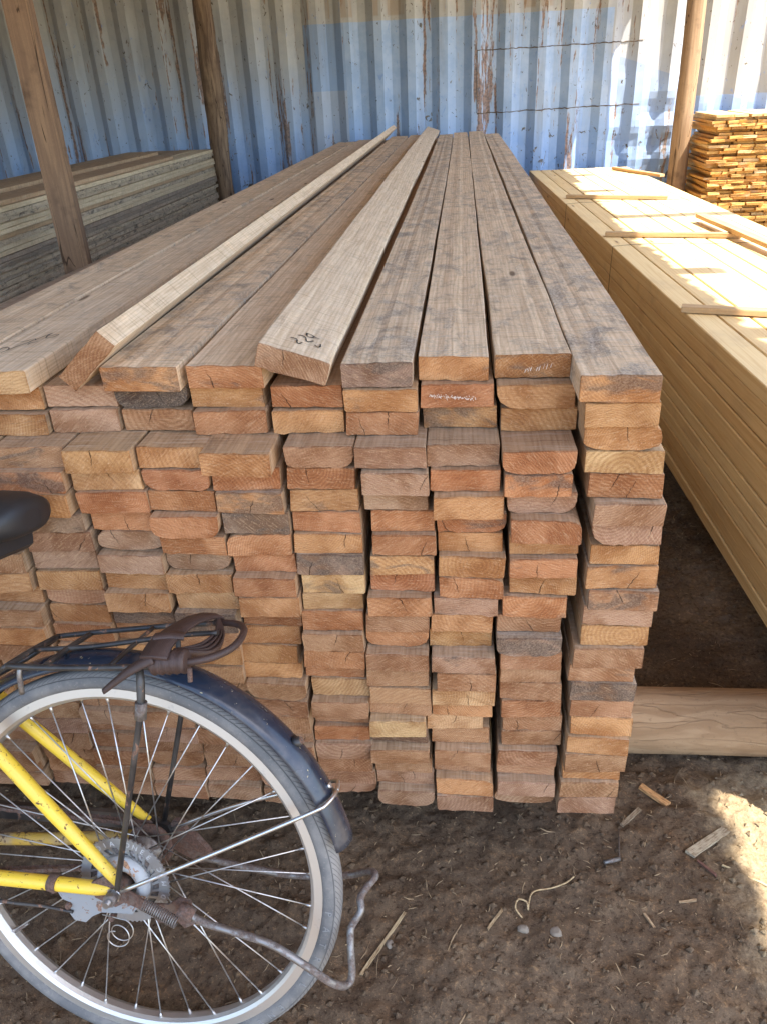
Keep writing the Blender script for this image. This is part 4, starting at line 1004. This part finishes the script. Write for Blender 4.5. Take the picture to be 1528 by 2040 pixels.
# rear mudguard
bm = bmesh.new(); prof = []
for k in range(13):
    a = R(-78 + 156 * k / 12); prof.append((.352 + .0215 * math.cos(a), .031 * math.sin(a)))
inner = [(r - .0012, y * .965) for r, y in prof[::-1]]
lathe(bm, prof + inner, 110, R(15.5), R(196)); bp('mudguard', bm, 'fender', label='black enamelled rear mudguard with scratches')
bm = bmesh.new()
for k in range(13):
    pass
bm.free()
btube('mudguard_stay', [(-.018, .080, .016), (-.12, .074, .072), (-.26, .052, .143), (-.318, .038, .171), (-.327, .032, .175), (-.3335, .018, .1785), (-.336, .0, .179)], .0032, 'steel', sub=4, label='bright near mudguard stay')
btube('mudguard_stay', [(-.022, -.078, .012), (-.14, -.066, .080), (-.26, -.048, .140), (-.322, -.035, .172), (-.3335, -.018, .1785), (-.336, .0, .179)], .0032, 'steel', sub=4, label='far mudguard stay')
for (x, z) in ((-.338, .176), (-.330, .190)):
    d = Vector((x, 0, z)).normalized(); bm = bmesh.new(); tube(bm, [d * .3725, d * .3775], [.0055, .0045], 8); bp('mudguard_bolt', bm, 'steel')
d = Vector((-.274, 0, .250)).normalized(); bm = bmesh.new(); tube(bm, [d * .371 + Vector((.004, 0, .004)), d * .377, d * .383], [.009, .008, .006], 10); bp('reflector_stub', bm, 'black')
# axle, nuts, drum brake
btube('axle', [(0, -.088, 0), (0, .096, 0)], .0052, 'stand')
for y0, y1, rr, m_ in ((.0705, .0735, .0125, 'steel'), (.0735, .0880, .0105, 'stand'), (-.0735, -.0705, .0125, 'rust'), (-.0855, -.0735, .0098, 'rust')):
    btube('axle_nut', [(0, y0, 0), (0, y1, 0)], rr, m_, seg=6)
bm = bmesh.new()
seg = 96
def ring(bm, r0, r1, y0, y1, wob=0.0):
    lathe(bm, [(r0, y0), (r1, y0), (r1, y1), (r0, y1)], seg, smooth=False)
for i in range(1): ring(bm, .0585, .0745, .036, .039); ring(bm, .030, .0475, .036, .039)
for i in range(24):
    a = 2 * math.pi * i / 24; sk = R(7); ps = []
    for r_, aa in ((.047, a - R(2.6)), (.047, a + R(2.6)), (.059, a + sk + R(2.6)), (.059, a + sk - R(2.6))):
        ps.append((-r_ * math.cos(aa), r_ * math.sin(aa)))
    plate(bm, ps, .0362, .0388)
for i in range(60):
    a = 2 * math.pi * i / 60; ps = []
    for r_, aa in ((.0742, a - R(1.9)), (.0742, a + R(1.9)), (.0765, a + R(1.0)), (.0765, a - R(1.0))): ps.append((-r_ * math.cos(aa), r_ * math.sin(aa)))
    plate(bm, ps, .0363, .0387)
drum = bp('brake_disc', bm, 'galv'); drum['label'] = 'slotted grey brake cooling disc with raised letters'
bm = bmesh.new(); arc_text(bm, 'DIA ONEE', .0125, .0618, R(88), R(11.5), .0392, .0003); arc_text(bm, 'HOD MIC', .0115, .0715, R(-6), R(10.5), .0392, .0003, True); obj('disc_lettering', bm, 'disc_letter', drum)
bm = bmesh.new(); lathe(bm, [(.058, .020), (.058, .036), (.030, .036), (.030, .020)], 48); bp('brake_drum', bm, 'stand')
bm = bmesh.new(); lathe(bm, [(.0455, .0385), (.0455, .043), (.041, .050), (.034, .053), (.027, .051), (.0225, .045), (.0205, .0400), (.0205, .0385)], 60); bp('drum_cover', bm, 'dome', label='domed grey brake cover with rust bloom')
btube('axle_cone', [(0, .039, 0), (0, .066, 0)], [.017, .012], 'rust', seg=14)
bm = bmesh.new(); plate(bm, [(.112, -.016), (.100, -.036), (.086, -.040), (.090, -.060), (.082, -.072), (.062, -.073), (.050, -.060), (.034, -.050), (.004, -.046), (-.020, -.044), (-.030, -.030), (-.010, -.018), (.03, -.016)], .0535, .0575); bp('brake_arm', bm, 'greyplate', label='grey painted brake arm plate')
btube('stay_clip', [(.098, .066, .0), (.112, .066, .0005)], .0138, 'rust', seg=14)
btube('brake_cable', [(.55, .03, -.03), (.36, .058, -.046), (.212, .062, -.054), (.135, .060, -.053), (.082, .060, -.055)], [.0032, .0032, .0032, .0026, .0026], 'black', sub=3)
btube('cable_end_wire', [(.03, .061, -.05)] + [(-.009 + .0165 * math.cos(t), .061 + .002 * t, -.066 + .0165 * math.sin(t)) for t in [R(100 + 12 * k) for k in range(60)]], .0009, 'spoke', seg=5)
for x, z in ((.088, -.044), (.014, -.054), (.112, -.018)): btube('brake_bolt', [(x, .052, z), (x, .064, z)], .0052, 'rust', seg=6)
# stand, folded up behind the wheel
STAND = [(-.125, .080, -.004), (-.150, .080, -.016), (-.190, .080, -.023), (-.255, .080, -.036), (-.309, .080, -.064), (-.344, .072, -.094), (-.362, .052, -.116), (-.369, .042, -.106), (-.364, .028, -.069), (-.361, .012, -.048), (-.374, .002, -.024), (-.370, -.012, -.012), (-.377, -.032, -.006), (-.386, -.050, .000), (-.372, -.066, -.006), (-.331, -.078, -.030), (-.244, -.080, -.046), (-.164, -.080, -.044), (-.07, -.080, -.036)]
btube('kickstand', STAND, .0058, 'stand', sub=5, seg=10, label='bent steel rod rear stand folded up')
bm = bmesh.new(); plate(bm, [(.002, .010), (.012, -.010), (-.028, -.024), (-.058, -.034), (-.066, -.046), (-.078, -.044), (-.080, -.030), (-.098, -.036), (-.110, -.048), (-.128, -.038), (-.123, .002), (-.106, .006), (-.086, -.010), (-.052, -.014), (-.020, .004)], .0602, .0634); bp('stand_bracket', bm, 'rust')
btube('stand_collar', [(-.112, .080, .002), (-.134, .080, -.008)], .0105, 'rust', seg=12)
bm = bmesh.new(); A = Vector((-.058, .089, .008)); B = Vector((-.112, .090, -.015)); d = (B - A).normalized(); u_ = d.orthogonal().normalized(); v_ = d.cross(u_); P = []
for i in range(17 * 12 + 1):
    t = i / (17 * 12); a = t * 17 * 2 * math.pi; P.append(A + (B - A) * t + (u_ * math.cos(a) + v_ * math.sin(a)) * .0080)
tube(bm, P, .0011, 6); bp('stand_spring', bm, 'stand')
bm = bmesh.new(); plate(bm, [(-.020, .02), (-.028, .030), (-.046, .030), (-.050, .012), (-.068, .004), (-.088, -.018), (-.10, -.036), (-.075, -.046), (-.035, -.030), (-.010, -.012)], -.088, -.0765); bp('stand_bracket', bm, 'rust')
# rack
rk = bmesh.new()
NEAR = [(.143, .068, .366), (.06, .070, .372), (-.071, .070, .386), (-.143, .066, .397)]
FAR = [(.150, -.068, .356), (.10, -.070, .365), (-.05, -.070, .391), (-.125, -.068, .402)]
rack = btube('rack', smooth_path(NEAR, 4) , .0045, 'black', label='black wire rear rack')
def rpart(name, pts, r, mat='black', sub=4): 
    o = obj(name, (lambda b: (tube(b, smooth_path(pts, sub), r, 8), b)[1])(bmesh.new()), mat, rack); return o
rpart('rack_rail', FAR, .0045); rpart('rack_rail', [(.148, 0.0, .362), (.05, -.005, .374), (-.076, -.02, .396), (-.15, -.02, .408)], .0042)
rpart('rack_bar', [(.143, .068, .366), (.148, 0, .362), (.150, -.068, .356)], .0050); rpart('rack_bar', [(.085, .070, .369), (.09, 0, .368), (.092, -.070, .365)], .0045); rpart('rack_bar', [(-.02, .070, .380), (-.02, -.07, .386)], .0035)
rpart('rack_leg', [(.143, .066, .366), (.20, .05, .33), (.27, .03, .28)], .0045); rpart('rack_leg', [(.150, -.066, .356), (.20, -.05, .32), (.27, -.03, .28)], .0045)
rpart('rack_loop', [(-.125, -.068, .403), (-.166, -.054, .410), (-.192, -.018, .415), (-.194, .026, .410), (-.172, .054, .403), (-.135, .068, .397)], .0055, 'strap', 6)
rpart('rack_hook', [(.129, .058, .362), (.129, .062, .350), (.131, .058, .318)], .0040, 'stand')
rpart('rack_pin', [(-.150, .080, .396), (-.152, .084, .378)], .0036, 'rust', 1); rpart('rack_pin', [(-.136, -.062, .402), (-.138, -.062, .380)], .0036, 'rust', 1)
btube('rack_stay', [(-.071, .072, .386), (-.0745, .079, .366), (-.074, .081, .330), (-.068, .081, .300), (-.012, .080, .020)], [.0052, .0062, .0060, .0046, .0046], 'black', label='chipped black near rack stay')
btube('rack_stay_clamp', [(-.0745, .081, .338), (-.072, .081, .312)], .0088, 'stand')
btube('rack_stay', [(-.060, -.070, .392), (-.056, -.076, .238), (-.010, -.079, .022)], .0045, 'black', label='far rack stay')
# strap knotted round the rack's end
def ribbon(bm, pts, wd, nrm, th=.0022):
    P = smooth_path(pts, 5); n = len(P); W = wd if isinstance(wd, list) else [wd, wd]
    rows = []
    for i, p in enumerate(P):
        t = (P[min(i + 1, n - 1)] - P[max(i - 1, 0)]).normalized(); f = i / (n - 1) * (len(W) - 1); k = min(int(f), len(W) - 2); ww = W[k] + (W[k + 1] - W[k]) * (f - k)
        s = t.cross(Vector(nrm)).normalized(); u2 = s.cross(t).normalized()
        rows.append([bm.verts.new(p + s * ww * a + u2 * th * b) for a, b in ((-.5, -.5), (.5, -.5), (.5, .5), (0, .95), (-.5, .5))])
    for a, b in zip(rows[:-1], rows[1:]):
        for j in range(5):
            f = bm.faces.new((a[j], a[(j + 1) % 5], b[(j + 1) % 5], b[j])); f.smooth = True
    bm.faces.new(rows[0][::-1]); bm.faces.new(rows[-1])
strap = empty('rubber_strap', (0, 0, 0)); strap.matrix_world = bike.matrix_world.copy()
tag(strap, 'brown rubber strap knotted round the end of the bicycle rack', 'strap')
def sp(name, fn): 
    bm = bmesh.new(); fn(bm); return obj(name, bm, 'strap', strap, OFF)
sp('strap_tail', lambda b: ribbon(b, [(-.024, .092, .354), (-.046, .092, .373), (-.070, .090, .392), (-.098, .084, .408)], [.008, .011, .014, .016], (0, .75, .6)))
def lathe_wrap(bm):
    A = Vector((-.090, .070, .394)); B = Vector((-.142, .068, .401)); n = 14; seg_ = 16; rings = []
    d = (B - A).normalized(); u2 = Vector((0, 1, 0)); v2 = d.cross(u2)
    for i in range(n + 1):
        t = i / n; r_ = .0185 * (0.92 + .06 * math.sin(i * 2.1)) * (1 if 0 < i < n else .86)
        rings.append([bm.verts.new(A + (B - A) * t + (u2 * math.cos(2 * math.pi * k / seg_) + v2 * math.sin(2 * math.pi * k / seg_)) * r_) for k in range(seg_)])
    for a, b in zip(rings[:-1], rings[1:]):
        for k in range(seg_):
            f = bm.faces.new((a[k], a[(k + 1) % seg_], b[(k + 1) % seg_], b[k])); f.smooth = True
    bm.faces.new(rings[0][::-1]); bm.faces.new(rings[-1])
sp('strap_wrap', lathe_wrap)
sp('strap_band', lambda b: ribbon(b, [(-.100, .086, .408), (-.100, .060, .420), (-.104, .020, .424), (-.112, -.025, .424), (-.124, -.070, .414), (-.130, -.078, .398)], [.040, .036, .030, .030, .034], (0, 0, 1), .004))
sp('strap_keeper', lambda b: ribbon(b, [(-.084, .050, .4235), (-.104, .046, .4265), (-.124, .038, .4235)], [.016, .016], (0, .2, 1), .004))
for i in range(4):
    sp('strap_loop', lambda b, i=i: ribbon(b, [(-.112 - .004 * i, .050, .404), (-.134 - .006 * i, .012, .398 - .003 * i), (-.142 - .004 * i, -.030, .402 - .002 * i), (-.130, -.066, .414)], [.010, .012, .010], (1, 0, .3), .003))
# saddle
bm = bmesh.new(); rings = []
secs = [(.092, .022, .560, .588), (.096, .052, .552, .598), (.108, .074, .546, .605), (.130, .088, .541, .609), (.160, .092, .539, .609), (.195, .086, .540, .604), (.230, .066, .542, .598), (.270, .042, .546, .594), (.320, .028, .550, .592), (.355, .022, .554, .590), (.368, .012, .560, .584)]
for (x, hw, zb, zt) in secs:
    x += .034; hw *= .93; rg = []
    for k in range(24):
        a = 2 * math.pi * k / 24; c, s_ = math.cos(a), math.sin(a); e = .75
        yy = hw * math.copysign(abs(c) ** e, c); zz = (zb + zt) / 2 + (zt - zb) / 2 * math.copysign(abs(s_) ** e, s_)
        if s_ > 0: zz -= .012 * (abs(yy) / .09) ** 2
        rg.append(bm.verts.new((x, yy, zz)))
    rings.append(rg)
for a, b in zip(rings[:-1], rings[1:]):
    for k in range(24):
        f = bm.faces.new((a[k], a[(k + 1) % 24], b[(k + 1) % 24], b[k])); f.smooth = True
bm.faces.new(rings[0][::-1]); bm.faces.new(rings[-1])
sad = bp('saddle', bm, 'saddle')
for sy in (1, -1):
    bm = bmesh.new(); tube(bm, smooth_path([(.175, sy * .050, .545), (.19, sy * .045, .528), (.24, sy * .03, .520), (.32, sy * .02, .526), (.375, sy * .01, .556)], 4), .004, 8); obj('saddle_rail', bm, 'stand', sad)
    bm = bmesh.new(); P = [Vector((.19 + .012 * math.cos(t), sy * .045 + .012 * math.sin(t), .522 + t * .0007)) for t in [R(30 * k) for k in range(12 * 4)]]; tube(bm, P, .0022, 6); obj('saddle_spring', bm, 'black', sad)
bm = bmesh.new(); box(bm, .165, .225, -.058, .058, .512, .548, bev=.008); obj('saddle_bracket', bm, 'saddle', sad)
bm = bmesh.new(); tube(bm, [(.27, -.03, .53), (.27, .03, .53)], .014, 10); obj('saddle_clamp', bm, 'black', sad)

# ------------------------------------------------------------------ small things on the ground
def stone(x, y, r, label, seed):
    rn = random.Random(seed); bm = bmesh.new(); bmesh.ops.create_icosphere(bm, subdivisions=2, radius=1)
    k = [rn.uniform(.75, 1.2) for _ in range(3)]
    for v in bm.verts: v.co = Vector((v.co.x * k[0] * r, v.co.y * k[1] * r, v.co.z * .7 * r)) * (1 + .16 * math.sin(v.co.x * 3 + seed) * math.cos(v.co.y * 4 + v.co.z * 3))
    o = obj('pebble', bm, 'stone', None, (x, y, gz(x, y) + r * .12), (0, 0, rn.uniform(0, 6))); return tag(o, label, 'pebble', 'pebbles on the soil')
stone(.124, .906, .0105, 'grey pebble beside the curled straw on the soil', 1)
stone(.185, .903, .0100, 'pebble, right one of the two close together', 2)
stone(-.128, .865, .009, 'grey pebble just right of the bent stand rod', 3)
stone(-.125, .705, .0095, 'small pebble below the tyre at the lower edge', 4)
def chipo(a, b, wd, th, col, label, name='wood_chip', cat='wood chip', grp='wood scraps on the soil', lift=.004):
    A = Vector((a[0], a[1], gz(*a) + lift)); B = Vector((b[0], b[1], gz(*b) + lift)); d = B - A; L = d.length; rn = random.Random(int(a[0] * 9999) & 255)
    bm = bmesh.new(); box(bm, 0, L, -wd / 2, wd / 2, -th / 2, th / 2)
    bmesh.ops.subdivide_edges(bm, edges=[e for e in bm.edges if e.calc_length() > L * .8], cuts=3)
    for v in bm.verts: v.co.y *= rn.uniform(.8, 1.1); v.co.z += rn.uniform(-.0006, .0006); v.co.x += rn.uniform(-.003, .003)
    o = obj(name, bm, 'chip', None, A, d.to_track_quat('X', 'Z').to_euler()); o.color = (*col, 1); return tag(o, label, cat, grp)
chipo((.411, 1.265), (.463, 1.215), .016, .007, (.55, .30, .12), 'orange wood chip on the soil below the pine bundle')
chipo((.478, 1.092), (.571, 1.161), .020, .006, (.40, .33, .22), 'flat pale board scrap at the edge of the sunlit patch')
chipo((.490, 1.078), (.519, 1.047), .006, .004, (.16, .075, .05), 'thin reddish bark sliver next to the flat board scrap')
chipo((.353, 1.156), (.398, 1.198), .010, .004, (.28, .21, .13), 'greyish splinter on the soil right of the stack corner')
chipo((-.177, .804), (-.104, .926), .006, .003, (.42, .31, .17), 'long thin straw-coloured splinter right of the bicycle stand')
chipo((.056, .900), (.086, .943), .005, .003, (.45, .33, .18), 'short straw splinter left of the two pebbles')
chipo((.433, .985), (.468, .992), .004, .003, (.42, .30, .17), 'tiny twig in the soil at right, below the sunlit edge')
chipo((.538, 1.072), (.612, 1.028), .004, .003, (.52, .42, .24), 'straw lying on the sunlit patch')
chipo((.36, .955), (.372, .93), .005, .003, (.40, .28, .16), 'short upright twig in the soil at right of the pebbles')
chipo((-.085, .70), (-.055, .72), .007, .003, (.45, .30, .16), 'small wood flake near the bottom edge of the picture')
bm = bmesh.new(); tube(bm, [(x, y, gz(x, y) + .007) for x, y in ((.298, 1.055), (.332, 1.068))], [.0042, .0042], 10); o = obj('bent_nail', bm, 'stand'); tag(o, 'grey steel pin lying on the soil below the stack corner', 'nail')
bm = bmesh.new(); tube(bm, [(x, y, gz(x, y) + .006) for x, y in ((.332, 1.070), (.336, 1.10), (.342, 1.14))], [.002, .0018, .001], 6); o = obj('twig', bm, 'chip'); o.color = (.10, .07, .05, 1); tag(o, 'thin dark twig touching the grey steel pin', 'twig')
bm = bmesh.new(); P = smooth_path([(x, y, gz(x, y) + h_) for x, y, h_ in ((.124, .93, .004), (.112, .945, .010), (.118, .960, .013), (.134, .958, .010), (.136, .945, .006), (.140, .965, .006), (.150, .982, .008), (.187, .996, .008), (.215, 1.004, .006), (.233, 1.019, .005))], 5)
tube(bm, P, .0016, 6); o = obj('curled_straw', bm, 'chip'); o.color = (.50, .37, .20, 1); tag(o, 'curled yellow straw on the soil above the two pebbles', 'straw')

def scatter(name, n, region, lens, wds, label, seed, mat='shav'):
    rn = np.random.default_rng(seed); verts = []; faces = []
    for i in range(n):
        x = rn.uniform(region[0], region[1]); y = rn.uniform(region[2], region[3]); a = rn.uniform(0, 2 * np.pi); L = rn.uniform(*lens) * (rn.random() ** 1.5 + .25); w_ = rn.uniform(*wds)
        h = gz(x, y) + .0025; c, s_ = math.cos(a), math.sin(a); ti = rn.uniform(-.25, .25) * L; b = len(verts); cv = rn.uniform(-.12, .12) * L
        for t, k in ((-1, .5), (0, 1), (1, .4)):
            px = x + c * L / 2 * t - s_ * cv * (1 - t * t); py = y + s_ * L / 2 * t + c * cv * (1 - t * t); pz = h + ti * .5 * t + .001
            verts += [(px - s_ * w_ * k, py + c * w_ * k, pz), (px + s_ * w_ * k, py - c * w_ * k, pz), (px, py, pz + w_ * .8 * k)]
        for j in (0, 3):
            q = b + j
            faces += [(q, q + 1, q + 4, q + 3), (q + 1, q + 2, q + 5, q + 4), (q + 2, q, q + 3, q + 5)]
        faces += [(b, b + 2, b + 1), (b + 6, b + 7, b + 8)]
    me = bpy.data.meshes.new(name); me.from_pydata(verts, [], faces); me.update()
    o = link(name, me, mat); tag(o, label, 'wood shavings', None, 'stuff'); return o
scatter('wood_shavings', 3600, (-1.1, 1.1, .55, 2.6), (.004, .022), (.0005, .0014), 'fine wood shavings and splinters trodden into the dark soil', 1)
scatter('straw_litter', 120, (-1.1, 1.0, .55, 2.6), (.025, .07), (.0007, .0017), 'scattered straws and long splinters on the soil', 2)
def crumbs():
    rn = np.random.default_rng(8); verts = []; faces = []
    base = [(1, 0, 0), (-1, 0, 0), (0, 1, 0), (0, -1, 0), (0, 0, 1), (0, 0, -1)]; fb = [(0, 2, 4), (2, 1, 4), (1, 3, 4), (3, 0, 4), (2, 0, 5), (1, 2, 5), (3, 1, 5), (0, 3, 5)]
    for i in range(13000):
        x = rn.uniform(-1.1, 1.1); y = .55 + 2.1 * rn.random() ** 1.4; r = .0012 + .0085 * rn.random() ** 5; h = gz(x, y) + r * .3; b = len(verts); a = rn.uniform(0, 3); c, s_ = math.cos(a), math.sin(a)
        for p in base:
            k = r * rn.uniform(.65, 1.25); verts.append((x + (p[0] * c - p[1] * s_) * k, y + (p[0] * s_ + p[1] * c) * k, h + p[2] * k * .75))
        faces += [tuple(b + q for q in f) for f in fb]
    me = bpy.data.meshes.new('soil_crumbs'); me.from_pydata(verts, [], faces); me.update()
    o = link('soil_crumbs', me, 'soil'); tag(o, 'loose soil crumbs and grit on the ground', 'soil crumbs', None, 'stuff')
crumbs()
